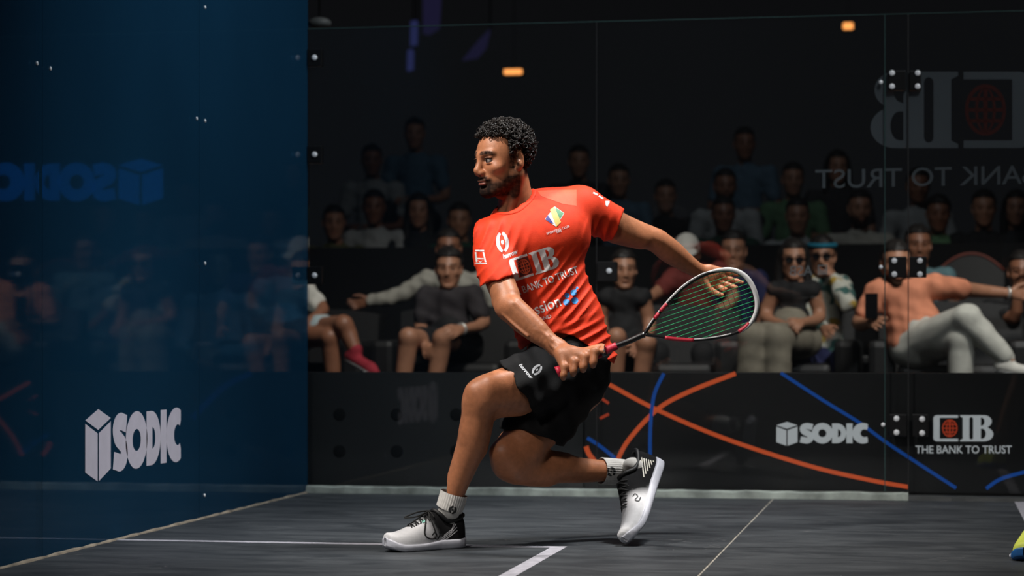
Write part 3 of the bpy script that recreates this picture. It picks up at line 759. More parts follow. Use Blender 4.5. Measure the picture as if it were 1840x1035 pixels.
for pts in ([(925, 545, -0.325), (950, 572, -0.334), (975, 598, -0.345), (992, 612, -0.358)], [(960, 592, -0.343), (978, 600, -0.348), (1000, 620, -0.362), (1012, 632, -0.375)],
            [(905, 565, -0.30), (925, 585, -0.322), (948, 604, -0.336)], [(985, 604, -0.355), (990, 620, -0.362), (1002, 630, -0.366)]):
    P = spline([J(*p) for p in pts], 4); v.chain([(p, 0.0042) for p in P], 0.007)          # veins and tendons
v.cone(WR, J(1024, 640, -0.375), 0.028, 0.030, 0.02, sq=(TC, 0.75)); v.cone(J(1018, 636, -0.37), J(1050, 638, -0.385), 0.026, 0.021, 0.018)
v.cone(J(1010, 640, -0.37), J(1014, 652, -0.38), 0.022, 0.020, 0.015)
for i, t in enumerate((0.80, 0.585, 0.37, 0.155)):
    c = hA + (hB - hA) * t; r_ = (0.0118, 0.0122, 0.0115, 0.0105)[i]; up = UP * 0.9 + RT * 0.25; up /= np.linalg.norm(up)
    mcp = c + TC * 0.026 + up * (0.016 - 0.003 * i) - AX * 0.004; pip = c + TC * 0.034 - up * 0.022; dip = c + TC * 0.012 - up * 0.034 + AX * 0.003; tip = c - TC * 0.016 - up * 0.024 + AX * 0.004
    v.chain([(mcp, r_ + 0.002), (pip, r_), (dip, r_ * 0.92), (tip, r_ * 0.8)], 0.006)
    v.cone(J(1016 + 7 * (1.5 - i), 634, -0.372), mcp, 0.013, 0.0115, 0.012)                # metacarpals
    v.ell(mcp, (0.0135, 0.0135, 0.0135), 0.006); v.ell(pip, (r_ * 1.08,) * 3, 0.004)
c = hA + (hB - hA) * 0.92
v.chain([(J(1022, 632, -0.362), 0.017), (J(1048, 632, -0.368), 0.0135), (c + UP * 0.020 + TC * 0.006 + AX * 0.004, 0.0115), (c + UP * 0.004 + TC * 0.028 + AX * 0.010, 0.0095)], 0.008)
armR = v.mesh(1)
# --- left arm, stretched back, with open hand
v = Vol(J(1000, 640, -0.1) - 0.06, J(1400, 320, 0.62) + 0.06, 0.0029)
S2, EL2, WR2 = J(1050, 378, 0.07), J(1178, 432, 0.23), J(1257, 488, 0.36)
v.chain([(S2, 0.062), (J(1112, 408, 0.15), 0.052), (J(1150, 422, 0.20), 0.0455), (EL2, 0.042), (J(1205, 452, 0.275), 0.0435), (J(1235, 474, 0.325), 0.033), (WR2, 0.0265)], 0.02)
v.cone(J(1105, 420, 0.13), J(1150, 432, 0.18), 0.03, 0.025, 0.03); v.cone(J(1185, 425, 0.24), J(1180, 428, 0.25), 0.016, 0.014, 0.02)
a_ = J(1325, 512, 0.40) - WR2
hand_open(v, WR2, a_, UP * 0.95 + RT * 0.25, TC * 0.6 - UP * 0.4, 1.0, (0.10, 0.22, 0.42, 0.75), 0.006, -1)
armL = v.mesh(1)
# --- legs and hidden trunk
v = Vol(J(770, 960, -0.45), J(1150, 340, 0.5), 0.0048)
v.chain([(J(1000, 682, -0.03), 0.10), (J(950, 694, -0.10), 0.088), (J(903, 702, -0.165), 0.074), (J(872, 708, -0.20), 0.060)], 0.03)
v.cone(J(872, 709, -0.20), J(860, 722, -0.20), 0.058, 0.052, 0.02); v.ell(J(853, 704, -0.225), (0.032, 0.032, 0.034), 0.02)                # knee cap
v.chain([(J(862, 722, -0.20), 0.052), (J(853, 768, -0.19), 0.052), (J(847, 800, -0.18), 0.0505), (J(834, 836, -0.165), 0.045), (J(818, 878, -0.15), 0.0385), (J(807, 915, -0.14), 0.036)], 0.025)
v.cone(J(866, 765, -0.16), J(858, 805, -0.15), 0.034, 0.03, 0.03)                                                                      # calf
v.cone(J(930, 728, -0.13), J(890, 738, -0.16), 0.035, 0.025, 0.03); v.cone(J(880, 690, -0.23), J(920, 680, -0.19), 0.03, 0.035, 0.03)    # hamstring, quadriceps
v.cone(J(842, 725, -0.225), J(838, 790, -0.21), 0.014, 0.012, 0.02)                                                                    # shin edge
v.chain([(J(1035, 690, 0.09), 0.105), (J(968, 765, -0.0), 0.085), (J(924, 812, -0.07), 0.073), (J(918, 828, -0.08), 0.066)], 0.03)
v.ell(J(903, 815, -0.12), (0.042, 0.042, 0.046), 0.03); v.ell(J(950, 815, -0.06), (0.045, 0.05, 0.045), 0.03)
v.chain([(J(918, 832, -0.075), 0.062), (J(965, 843, -0.01), 0.056), (J(1005, 841, 0.045), 0.053), (J(1042, 845, 0.095), 0.0445), (J(1082, 846, 0.14), 0.038), (J(1118, 846, 0.185), 0.037)], 0.02)
v.cone(J(985, 830, 0.02), J(1012, 834, 0.05), 0.034, 0.030, 0.03); v.cone(J(930, 852, -0.07), J(985, 858, 0.0), 0.03, 0.024, 0.03)
v.ell(J(1018, 655, 0.03), (0.14, 0.11, 0.12), 0.03); v.cone(J(1010, 620, 0.02), J(960, 440, 0.02), 0.115, 0.125, 0.03, sq=(FW, 0.7))
v.cone(J(884, 430, -0.06), J(1048, 380, 0.06), 0.05, 0.05, 0.03)
legs = v.mesh(1)
V, F = join(headm, armR, armL, legs)
C = np.tile(np.array(SKIN), (len(V), 1)); C[:len(headm[0])] = headcol
P = V[len(headm[0]):]
C[len(headm[0]):] *= (1 + 0.10 * nz3(P, 14, 8) + 0.06 * nz3(P, 60, 9))[:, None] * np.array([0.95, 0.93, 0.92])
body = obj('body', V, F, M_skin, player, True, C)
BV_body = BVHTree.FromPolygons(V.tolist(), F.tolist())

# --- eyes
def ball(c, r_, M_, n=24, iris=0.42):
    V = []; F = []; K = []
    for i in range(n + 1):
        th = math.pi * i / n
        for j in range(n):
            ph = 2 * math.pi * j / n; d = np.array([math.sin(th) * math.cos(ph), math.cos(th), math.sin(th) * math.sin(ph)])
            V.append(c + M_ @ d * r_)
            K.append((0.004, 0.003, 0.003) if th < iris * 0.5 else (0.022, 0.011, 0.007) if th < iris * 1.05 else (0.30, 0.26, 0.24))
    for i in range(n):
        for j in range(n): F.append((i * n + j, i * n + (j + 1) % n, (i + 1) * n + (j + 1) % n, (i + 1) * n + j))
    return V, F, K
M_eye = mat('eye', (1, 1, 1), 0.12, attr='Col', vary=0.02)
for q in (-1, 1):
    V, F, K = ball(HC + HM @ np.array([q * 0.0315, 0.0785, -0.0005]), 0.0130, frame(52, 4)); obj('eye', V, F, M_eye, body, True, np.array(K))

# --- curly hair: a close cap and many small ringlets
M_hair = mat('hair_black', (0.011, 0.0075, 0.006), 0.42, vary=0.3, scale=50, spec=0.35)
def in_hair(L):
    x, y, z = np.abs(L[:, 0]), L[:, 1], L[:, 2]
    front = (z > 0.078 + 0.10 * np.maximum(y - 0.06, 0) - 0.25 * np.maximum(x - 0.035, 0)) & (y > 0.015)
    sides = (y <= 0.020) & (z > 0.018 - 0.3 * np.clip(0.02 - y, 0, 0.05)) & (x > 0.03)
    backh = (y < -0.035) & (z > -0.070)
    top = (z > 0.085)
    ear = (np.abs(y + 0.014) < 0.026) & (z < 0.034) & (x > 0.05)
    return (front | sides | backh | top) & ~ear
r = np.random.default_rng(5); D = r.normal(size=(5200, 3)); D /= np.linalg.norm(D, axis=1)[:, None]
Sx = D * np.array([0.077, 0.099, 0.083]) + np.array([0, -0.012, 0.038])
Sx = Sx[in_hair(Sx)][:1900]; hb = MB()
for q in Sx:
    nrm = (q - np.array([0, -0.012, 0.038])) / np.array([0.077, 0.099, 0.088]) ** 2; nrm /= np.linalg.norm(nrm)
    lift = r.uniform(0.000, 0.019) * (1.0 if q[2] > 0.03 else 0.7) + 0.001; ax1 = r.normal(size=3); ax1 /= np.linalg.norm(ax1)
    t1 = np.cross(nrm, ax1); t1 /= np.linalg.norm(t1); t2 = np.cross(ax1, t1); t2 /= np.linalg.norm(t2); rad = r.uniform(0.0035, 0.0088)
    pts = []; n = 9; turn = r.uniform(0.8, 1.4)
    for i in range(n):
        a = 2 * math.pi * turn * i / (n - 1) + q[0] * 90
        pts.append(HC + HM @ (q + nrm * lift + (t1 * math.cos(a) + t2 * math.sin(a)) * rad + ax1 * 0.006 * (i / (n - 1) - 0.5)))
    hb.tube(pts, [0.0010] + [0.0016] * (n - 2) + [0.0008], 4)
hair = hb.build('hair', M_hair, player, True); tag(hair, 'short curly black hair', kind='stuff')
v = Vol(HC - 0.17, HC + 0.17, 0.0035); v.ell(HC + HM @ np.array([0, -0.014, 0.038]), (0.080, 0.102, 0.085), 0.002, HM)
X, Y, Z = v.grid(); A = [(X - HC[0]) * HM[0, i] + (Y - HC[1]) * HM[1, i] + (Z - HC[2]) * HM[2, i] for i in range(3)]
lim = np.where(A[1] > 0.02, 0.082 + 0.10 * np.maximum(A[1] - 0.06, 0) - 0.25 * np.maximum(np.abs(A[0]) - 0.035, 0), np.where(A[1] > -0.042, 0.034, -0.066))
v.d = np.maximum(v.d, (lim - A[2]).astype(np.float32)); V, F = v.mesh(1)
V = V + 0.0025 * nz3(V, 300, 6)[:, None] * (V - HC) / np.linalg.norm(V - HC, axis=1)[:, None]
obj('hair_cap', V, F, M_hair, player, True)

# --- shirt
M_shirt = mat('shirt_orange', (0.70, 0.042, 0.010), 0.68, vary=0.10, scale=45, bump=0.10, spec=0.25)
M_yoke = mat('shirt_light_orange', (0.80, 0.105, 0.045), 0.6, vary=0.06, scale=45, bump=0.1, spec=0.25)
v = Vol(J(820, 680, -0.40), J(1145, 310, 0.36), 0.0040)
v.cone(J(955, 455, 0.0), J(1003, 580, 0.015), 0.164, 0.148, 0.04, sq=(FW, 0.70)); v.cone(J(1003, 580, 0.015), J(1020, 650, 0.02), 0.148, 0.155, 0.03, sq=(FW, 0.78))
v.cone(J(925, 440, -0.045), J(1010, 420, 0.01), 0.105, 0.105, 0.05, sq=(FW, 0.95))
v.cone(J(884, 428, -0.065), J(1046, 380, 0.065), 0.066, 0.066, 0.05); v.cone(J(925, 398, 0.01), J(975, 385, 0.03), 0.075, 0.072, 0.05)
v.cone(J(962, 374, 0.03), J(1034, 370, 0.06), 0.060, 0.064, 0.04)
v.cone(J(1070, 620, 0.03), J(1080, 640, 0.03), 0.040, 0.045, 0.04)
v.cone(J(880, 432, -0.085), J(898, 510, -0.20), 0.077, 0.066, 0.03, cut=halfplane((940, 487), (850, 517)))
v.cone(J(1050, 378, 0.07), J(1122, 412, 0.155), 0.076, 0.066, 0.03, cut=halfplane((1125, 372), (1099, 440)))
X, Y, Z = v.grid(); px, py = to_px(X, Y, Z)
# folds: diagonal drag lines from the racket-side hip up to the far shoulder, softer ones round the armpits
th = math.radians(-52); u = px * math.cos(th + math.pi / 2) + py * math.sin(th + math.pi / 2); a_ = px * math.cos(th) + py * math.sin(th)
ph = u / 2.7 + 1.1 * np.sin(a_ / 47.0) + 0.8 * np.sin(u / 31.0 + 1.0)
fold = (np.abs(np.sin(ph * 0.5)) ** 0.8 - 0.5) * (0.6 + 0.4 * np.sin(a_ / 38.0 + u / 55.0))
msk = np.clip((py - 440) / 90, 0, 1) * np.clip((1085 - px) / 45, 0.15, 1)
th2 = math.radians(-34); u2 = px * math.cos(th2 + math.pi / 2) + py * math.sin(th2 + math.pi / 2); a2 = px * math.cos(th2) + py * math.sin(th2)
fold2 = (np.abs(np.sin(u2 / 5.6 + 0.9 * np.sin(a2 / 33.0))) - 0.5)
msk2 = np.clip((py - 560) / 30, 0, 1) * np.clip((px - 985) / 40, 0, 1)
th3 = math.radians(-68); u3 = px * math.cos(th3 + math.pi / 2) + py * math.sin(th3 + math.pi / 2); a3 = px * math.cos(th3) + py * math.sin(th3)
fold3 = (np.abs(np.sin(u3 / 6.0 + 0.8 * np.sin(a3 / 41.0))) - 0.5)
msk3 = np.clip((965 - px) / 60, 0, 1) * np.clip((480 - py) / 40, 0, 1) * np.clip((py - 385) / 30, 0, 1) + np.clip((px - 1035) / 30, 0, 1) * np.clip((py - 385) / 30, 0, 1) * np.clip((470 - py) / 30, 0, 1)
v.d = v.d + (0.0145 * fold * msk * (1 - msk2) + 0.0095 * fold2 * msk2 + 0.0085 * fold3 * msk3 - 0.003 * np.sin(px / 37.0 + py / 61.0)).astype(np.float32)
hem = cutline([(915, 640), (933, 632), (960, 612), (1000, 598), (1030, 603), (1065, 627), (1100, 652), (1130, 668)], 1)
v.d = np.maximum(v.d, hem(X, Y, Z).astype(np.float32))
nk = Vol([a_[0] for a_ in v.ax], [a_[-1] - v.h for a_ in v.ax], v.h)
nk.cone(J(926, 372, -0.012), J(922, 325, -0.02), 0.064, 0.075, 0.002); nk.ell(J(914, 377, -0.05), (0.047, 0.05, 0.030), 0.03)
ring = np.maximum(np.abs(nk.d + 0.001) - 0.0085, np.maximum(v.d - 0.0032, -(v.d + 0.012)))
v.d = np.maximum(v.d, -nk.d)
VS, FS = v.mesh(1)
shirt = obj('shirt', VS, FS, M_shirt, player, True); shirt['label'] = 'orange short-sleeved sports shirt'
BV_shirt = BVHTree.FromPolygons(VS.tolist(), FS.tolist())
nk.d = ring.astype(np.float32); V, F = nk.mesh(1)
obj('collar', V, F, M_shirt, shirt, True)

# --- shorts
M_shorts = mat('shorts_black', (0.0065, 0.0065, 0.007), 0.85, vary=0.2, scale=30, bump=0.15, spec=0.2)
v = Vol(J(860, 830, -0.40), J(1130, 585, 0.36), 0.0046)
v.ell(J(1025, 645, 0.03), (0.148, 0.125, 0.115), 0.03)
v.cone(J(1003, 672, -0.03), J(915, 702, -0.15), 0.118, 0.103, 0.04, cut=halfplane((960, 742), (900, 648)))
v.cone(J(1030, 685, 0.07), J(953, 778, -0.012), 0.118, 0.114, 0.04, cut=cutline([(870, 760), (887, 766), (960, 778), (1010, 799), (1040, 808)], 1))
v.cone(J(1018, 700, 0.02), J(978, 770, 0.02), 0.10, 0.060, 0.03, cut=cutline([(870, 760), (887, 766), (960, 778), (1010, 799), (1040, 808)], 1))
X, Y, Z = v.grid(); px, py = to_px(X, Y, Z)
v.d = v.d + (0.005 * np.sin(px / 14.0 + py / 9.0 + np.sin(px / 40.0)) + 0.003 * np.sin(px / 6.0 - py / 13.0)).astype(np.float32)
V, F = v.mesh(1); shorts = obj('shorts', V, F, M_shorts, player, True); shorts['label'] = 'loose black sports shorts'
BV_shorts = BVHTree.FromPolygons(V.tolist(), F.tolist())

# --- socks and shoes
M_sock = mat('sock_white', (0.62, 0.60, 0.57), 0.85, vary=0.08, scale=60, bump=0.25)
M_sock_g = mat('sock_grey', (0.09, 0.09, 0.095), 0.85)
M_print = mat('print_black', (0.008, 0.008, 0.009), 0.6)
def ribbed(name, pts, rads, m, parent, ribs=34, depth=0.0016, n=102, sub=10):
    P = spline(pts, sub); R_ = np.interp(np.linspace(0, len(rads) - 1, len(P)), range(len(rads)), rads)
    V = []; F = []; prev = None
    for i, p in enumerate(P):
        t = P[min(i + 1, len(P) - 1)] - P[max(i - 1, 0)]; t /= np.linalg.norm(t)
        x_ = np.cross(t, TC) if prev is None else prev - t * (prev @ t); x_ /= np.linalg.norm(x_); prev = x_; y_ = np.cross(t, x_)
        for k in range(n):
            a = 2 * math.pi * k / n; rr = R_[i] + depth * math.sin(ribs * a); V.append(p + (x_ * math.cos(a) + y_ * math.sin(a)) * rr)
    for i in range(len(P) - 1):
        for k in range(n): F.append((i * n + k, i * n + (k + 1) % n, (i + 1) * n + (k + 1) % n, (i + 1) * n + k))
    return obj(name, V, F, m, parent, True), BVHTree.FromPolygons([tuple(q) for q in V], F)

def shoe(root, heel, toe, upv, Ls, M_up, M_sole, cfun, bend=0.0, wid=1.0, M_collar=None, name='shoe', label=None):
    """heel and toe on the ground line of the sole; cfun(s, t, h) -> colour of the upper"""
    heel = np.asarray(heel, float); toe = np.asarray(toe, float); a = toe - heel; Lg = np.linalg.norm(a); a /= Lg
    u = upv - a * (upv @ a); u /= np.linalg.norm(u); b = np.cross(u, a)
    S = [0.0, 0.025, 0.07, 0.14, 0.22, 0.30, 0.37, 0.44, 0.52, 0.60, 0.68, 0.76, 0.84, 0.90, 0.95, 0.98, 1.0]
    T_ = [0.075, 0.104, 0.112, 0.108, 0.100, 0.104, 0.124, 0.126, 0.108, 0.093, 0.081, 0.072, 0.065, 0.059, 0.053, 0.044, 0.022]
    Wd = [0.005, 0.027, 0.036, 0.041, 0.041, 0.040, 0.039, 0.042, 0.045, 0.048, 0.050, 0.050, 0.047, 0.042, 0.034, 0.024, 0.003]
    s2 = 0.5 - 0.5 * np.cos(np.linspace(0, math.pi, 64)); Tt = np.interp(s2, S, T_); Ww = np.interp(s2, S, Wd) * wid
    def ground(s):                                            # spring of toe and bend at the ball
        z = 0.020 * max(0, s - 0.80) ** 2 / 0.04 + 0.004 * max(0, 0.12 - s) / 0.12
        return z + bend * max(0, s - 0.68) ** 2 * 3
    V = []; F = []; K = []; n = 22
    for s, tt, ww in zip(s2, Tt, Ww):
        g0 = ground(s)
        for k in range(n + 1):
            t = math.pi * k / n; cx_ = math.cos(t); sx_ = math.sin(t)
            lx = ww * np.sign(cx_) * abs(cx_) ** 0.62 * (1 - 0.22 * sx_ ** 3 * (1 if s < 0.55 else 0.5)); lz = 0.016 + (tt - 0.016) * sx_ ** 0.72
            V.append(heel + a * (s * Lg) + b * lx + u * (lz + g0)); K.append(cfun(s, lx / max(ww, 1e-4), lz / 0.1))
    for i in range(len(s2) - 1):
        for k in range(n): F.append((i * (n + 1) + k, i * (n + 1) + k + 1, (i + 1) * (n + 1) + k + 1, (i + 1) * (n + 1) + k))
    F += [tuple(range(n + 1))[::-1], tuple((len(s2) - 1) * (n + 1) + k for k in range(n + 1))]
    upper = obj(name, V, F, M_up, root, True, np.array(K)); 
    if label: upper['label'] = label
    bv = BVHTree.FromPolygons([tuple(q) for q in V], F)
    V = []; F = []; prof = [(0.90, 0.0), (1.0, 0.004), (1.06, 0.012), (1.05, 0.019), (1.0, 0.024)]
    m = len(prof) * 2
    for s, ww in zip(s2, Ww):
        hs = 1.0 + 0.5 * max(0, 0.5 - abs(s - 0.45)) * 0 + (0.35 if s < 0.35 else 0.35 * max(0, 1 - (s - 0.35) / 0.25)); hs += 0.12 * max(0, (s - 0.9) / 0.1)
        lo = [(ww * f + (0.003 if s > 0.01 else 0.0), z * hs) for f, z in prof]; ring = lo + [(-x_, z) for x_, z in lo[::-1]]
        for x_, z in ring: V.append(heel + a * (s * Lg) + b * x_ + u * (z + ground(s)))
    for i in range(len(s2) - 1):
        for k in range(m): F.append((i * m + k, i * m + (k + 1) % m, (i + 1) * m + (k + 1) % m, (i + 1) * m + k))
    F += [tuple(range(m)), tuple((len(s2) - 1) * m + k for k in range(m))[::-1]]
    sole = obj('sole', V, F, M_sole, upper, True); bs = BVHTree.FromPolygons([tuple(q) for q in V], F)
    def at(s, lat, h): return heel + a * (s * Lg) + b * lat + u * (h + ground(s))
    # padded collar round the ankle
    C = [at(0.02, 0, 0.108), at(0.06, 0.023, 0.106), at(0.16, 0.029, 0.096), at(0.27, 0.029, 0.096), at(0.35, 0.024, 0.118), at(0.385, 0, 0.131), at(0.35, -0.024, 0.118), at(0.27, -0.029, 0.096), at(0.16, -0.029, 0.096), at(0.06, -0.023, 0.106)]
    MB().tube(spline(C, 5, True), 0.0075, 8, True).build('collar', M_collar or M_print, upper, True)
    return upper, bv, bs, at

M_up = mat('shoe_upper', (1, 1, 1), 0.6, attr='Col', vary=0.06, scale=80, bump=0.1)
M_sole = mat('sole_white', (0.56, 0.57, 0.64), 0.5, vary=0.08, scale=30)
M_lace = mat('lace_black', (0.012, 0.012, 0.012), 0.8)
def fade(s, t, h):
    q = np.clip((0.50 + 0.22 * (h - 0.6) - s) / 0.12, 0, 1)
    w_ = np.array([0.66, 0.66, 0.68]); k_ = np.array([0.013, 0.013, 0.014]); return w_ * (1 - q) + k_ * q
fh = gx(832, 983); ft = gx(692, 992); 
up1, bv1, bs1, at1 = shoe(player, fh, ft, UP, 0.3, M_up, M_sole, fade, 0, 1.0, None, 'shoe', 'white and black squash shoe planted on the floor')
heel2 = J(1190, 834, 0.20); toe2 = gx(1142, 982) + UP * 0.004; d2 = toe2 - heel2; d2 /= np.linalg.norm(d2)
u2_ = -RT * 0.93 + UP * 0.3 + TC * 0.28
up2, bv2, bs2, at2 = shoe(player, heel2, toe2, u2_, 0.3, M_up, M_sole, lambda s, t, h: fade(s - 0.10, t, h), 0.03, 1.0, None, 'shoe', 'white and black squash shoe balanced on its toe')
an1 = at1(0.19, 0, 0.06)
sk1, bk1 = ribbed('sock', [an1, at1(0.20, 0, 0.105), J(808, 914, -0.145), J(812, 899, -0.147)], [0.027, 0.034, 0.039, 0.041], M_sock, player, 1, 0.0)
cf1, bc1 = ribbed('cuff', [J(807, 914, -0.144), J(811, 903, -0.147), J(816, 886, -0.15)], [0.0445, 0.0455, 0.0455], M_sock, sk1)
sk2, bk2 = ribbed('sock', [at2(0.20, 0, 0.055), at2(0.20, 0, 0.095), J(1130, 846, 0.195), J(1108, 847, 0.172)], [0.028, 0.034, 0.0395, 0.0415], M_sock, player, 1, 0.0)
cf2, bc2 = ribbed('cuff', [J(1122, 848, 0.188), J(1102, 847, 0.165), J(1080, 846, 0.142)], [0.0425, 0.0445, 0.0455], M_sock, sk2)
ribbed('heel_patch', [J(1147, 845, 0.205), J(1139, 844, 0.20), J(1130, 844, 0.195)], [0.036, 0.0385, 0.0405], M_sock_g, sk2, 1, 0.0)
# laces
for i in range(5):
    s = 0.44 + 0.055 * i; h0 = np.interp(s, [0.44, 0.52, 0.60, 0.68], [0.128, 0.111, 0.096, 0.084])
    for at_, up_ in ((at1, up1), (at2, up2)):
        MB().tube(spline([at_(s, 0.030, h0 - 0.020), at_(s + 0.012, 0.016, h0 - 0.004), at_(s + 0.024, 0.0, h0 + 0.001), at_(s + 0.036, -0.016, h0 - 0.008), at_(s + 0.048, -0.030, h0 - 0.026)], 4), 0.0024, 6).build('lace', M_lace, up_, True)
        MB().tube(spline([at_(s, -0.030, h0 - 0.020), at_(s + 0.012, -0.016, h0 - 0.004), at_(s + 0.024, 0.0, h0 + 0.002), at_(s + 0.036, 0.016, h0 - 0.008), at_(s + 0.048, 0.030, h0 - 0.026)], 4), 0.0024, 6).build('lace', M_lace, up_, True)
k0 = at1(0.44, 0.004, 0.130)
MB().tube(spline([k0, J(752, 920, -0.21), J(735, 926, -0.23), J(727, 930, -0.23), J(738, 930, -0.24), J(752, 927, -0.23), k0], 6), 0.0026, 6).build('lace_bow', M_lace, up1, True)
def surf(pts, bvs, off):
    o = []
    for x_, y_ in pts:
        d = W(x_, y_, 1.0) - CAM; d /= np.linalg.norm(d); hs = [h for h in (b.ray_cast(Vector(CAM), Vector(d), 30) for b in bvs) if h[0] is not None]
        if hs: o.append(np.array(min(hs, key=lambda h: h[3])[0]) - d * off)
    return o
def lace_on(pts, bvs, up_, r_=0.0023):
    P = surf([tuple(p) for p in spline([np.array(p, float) for p in pts], 5)], bvs, 0.0015)
    if len(P) > 2: MB().tube(P, r_, 6).build('lace', M_lace, up_, True)
lace_on([(766, 928), (764, 945), (763, 958), (768, 966), (778, 968), (786, 962)], [bv1], up1); lace_on([(770, 926), (776, 938), (781, 952), (783, 960)], [bv1], up1)
def decal(name, V, F, bvs, m, parent, off=0.0012, maxe=5.0):
    P, F = lay_px(V, F, bvs, off, maxe)
    if len(F): return obj(name, P, F, m, parent)
def quadpx(pts, wid):
    P = [np.array(p, float) for p in pts]; A = []; B = []
    for i, p in enumerate(P):
        t = P[min(i + 1, len(P) - 1)] - P[max(i - 1, 0)]; t /= np.linalg.norm(t); n_ = np.array([-t[1], t[0]]) * wid / 2; A.append(tuple(p + n_)); B.append(tuple(p - n_))
    return fill2d([A + B[::-1]])
M_trim = mat('shoe_trim_silver', (0.5, 0.5, 0.52), 0.4)
M_cream = mat('shoe_trim_cream', (0.66, 0.62, 0.52), 0.5)
for i in range(4):
    V, F = quadpx([(786 + 4 * i, 977 - 5 * i), (806 + 2 * i, 966 - 5 * i), (822 - i * 1.2, 953 - 6 * i)], 1.5); decal('shoe_stripe', V, F, [bv1], M_trim, up1, 0.001, 3)
for i in range(6):
    V, F = quadpx([(1153 + 4.0 * i, 822 + 1.2 * i), (1157 + 3.6 * i, 857 - 5.5 * i)], 2.0); decal('shoe_stripe', V, F, [bv2], M_cream, up2, 0.001, 3)
for pts, bv_, up_ in (([(777, 962), (781, 957), (785, 961), (781, 966), (786, 969), (790, 963)], bv1, up1), ([(789, 958), (793, 954), (790, 962), (795, 962)], bv1, up1), ([(1137, 892), (1141, 887), (1146, 892), (1141, 898), (1148, 900), (1151, 893)], bv2, up2)):
    V, F = quadpx([tuple(p) for p in spline([np.array(p, float) for p in pts], 3)], 2.0); decal('shoe_emblem', V, F, [bv_], M_print, up_, 0.001, 3)
V, F = fill2d([[(757, 935), (763, 933), (765, 937), (759, 940)]]); decal('tongue_label', V, F, [bv1], mat('mint', (0.25, 0.6, 0.5), 0.5), up1, 0.003, 3)
# sponsor prints
M_tw = mat('shirt_print_white', (0.72, 0.70, 0.70), 0.55, vary=0.08)
M_tb = mat('shirt_print_blue', (0.02, 0.22, 0.55), 0.5); M_tg = mat('shirt_print_green', (0.03, 0.20, 0.07), 0.5); M_ty = mat('shirt_print_yellow', (0.72, 0.46, 0.12), 0.5); M_tn = mat('shirt_print_navy', (0.04, 0.03, 0.22), 0.5)
M_tr = mat('shirt_print_red', (0.60, 0.09, 0.03), 0.5); M_td = mat('shirt_print_maroon', (0.10, 0.012, 0.01), 0.6)
SB = [BV_shirt]
def sdec(name, V, F, m, off=0.0015, maxe=4.0, par=shirt, bv=SB): return decal(name, V, F, bv, m, par, off, maxe)
V, F = fill2d([[(1036, 341), (1036, 370), (1010, 366), (972, 352), (966, 343), (1000, 341)]]); sdec('shoulder_yoke', V, F, M_yoke, 0.0008)
for s, m_ in ((br, M_tw), (ib, M_tw)): V, F = fill2d(s); sdec('sponsor_print', aff(V, 925, 506, 37, 41, 18), F, m_)
V, F = fill2d([[(0.34, 0.13), (0.34, 0.87), (0.98, 0.87), (0.98, 0.13)]]); sdec('sponsor_print', aff(V, 925, 506, 37, 41, 18), F, M_td, 0.0011)
V, F = fills(logo_globe()); sdec('sponsor_print', aff(V, 925, 506, 37, 41, 18), F, M_tr, 0.0021, 3)
V, F = text2d('THE BANK TO TRUST', 0.014); wE = V[:, 0].max(); sdec('sponsor_print', aff(V, 913, 538, 136 / wE, 13.5, 20.5), F, M_tw)
V, F = text2d('ession', 0.010); sdec('sponsor_print', aff(V, 953, 570, 60 / V[:, 0].max(), 19, 20), F, M_tw)
V, F = text2d('AND', 0.010); sdec('sponsor_print', aff(V, 970, 577, 22 / V[:, 0].max(), 6.5, 16), F, M_tw)
for cx_, cy_, r_ in ((1018, 543, 6.0), (1033, 540, 6.2), (1019, 531, 4.6), (1031, 526, 5.8), (1037, 517, 2.4)):
    V, F = fill2d([arc(cx_, cy_, r_, r_, 0, 360, 20)[:-1]]); sdec('sponsor_print', V, F, M_tb)
V, F = quadpx([(1031, 526), (1037, 517)], 2.5); sdec('sponsor_print', V, F, M_tb)
V, F = fills(logo_eye()); sdec('sponsor_print', aff(V, 894, 455, 23, 37, 8), F, M_tw)
V, F = text2d('harrow', 0.03, 0.3); sdec('sponsor_print', aff(V, 905, 466, 29 / V[:, 0].max(), 9, 22), F, M_tw)
V, F = fill2d([[(997, 371), (1014, 383), (999, 407), (979, 394)]]); sdec('club_crest', V, F, M_tw, 0.0012)
V, F = fill2d([[(999, 373), (1013, 383), (1006, 394), (997, 380)]]); sdec('club_crest', V, F, M_tg, 0.0018)
V, F = fill2d([[(984, 386), (995, 402), (990, 401), (980, 394)]]); sdec('club_crest', V, F, M_tn, 0.0018)
V, F = fill2d([[(988, 377), (996, 371), (1008, 399), (1000, 407)]]); sdec('club_crest', V, F, M_ty, 0.0022)
V, F = text2d('SPORTING CLUB', 0.01); sdec('club_crest', aff(V, 983, 422, 43 / V[:, 0].max(), 4.2, 19), F, M_tw)
V, F = text2d('1882', 0.01); sdec('club_crest', aff(V, 1001, 419, 9 / V[:, 0].max(), 3.6, 18), F, M_tw)
for q in ([(854, 449), (870, 449), (870, 452), (854, 452)], [(853, 453), (856, 453), (858, 471), (855, 471)], [(867, 453), (870, 453), (874, 471), (871, 471)], [(854, 463), (869, 464), (869, 466), (854, 466)], [(853, 472), (875, 472), (875, 474), (853, 474)]):
    V, F = fill2d([q]); sdec('sleeve_print', V, F, M_tw)
V, F = fill2d([[(857, 467), (863, 470), (869, 467), (863, 472)]]); sdec('sleeve_print', V, F, M_tw)
for a, b in (((1066, 346), (1074, 350)), ((1076, 352), (1084, 357))): V, F = quadpx([a, b], 3); sdec('sleeve_print', V, F, M_tw)
V, F = fill2d([[(1088, 361), (1097, 361), (1091, 372), (1088, 368)]]); sdec('sleeve_print', V, F, M_tw)
M_sw = mat('shorts_print', (0.42, 0.43, 0.45), 0.6)
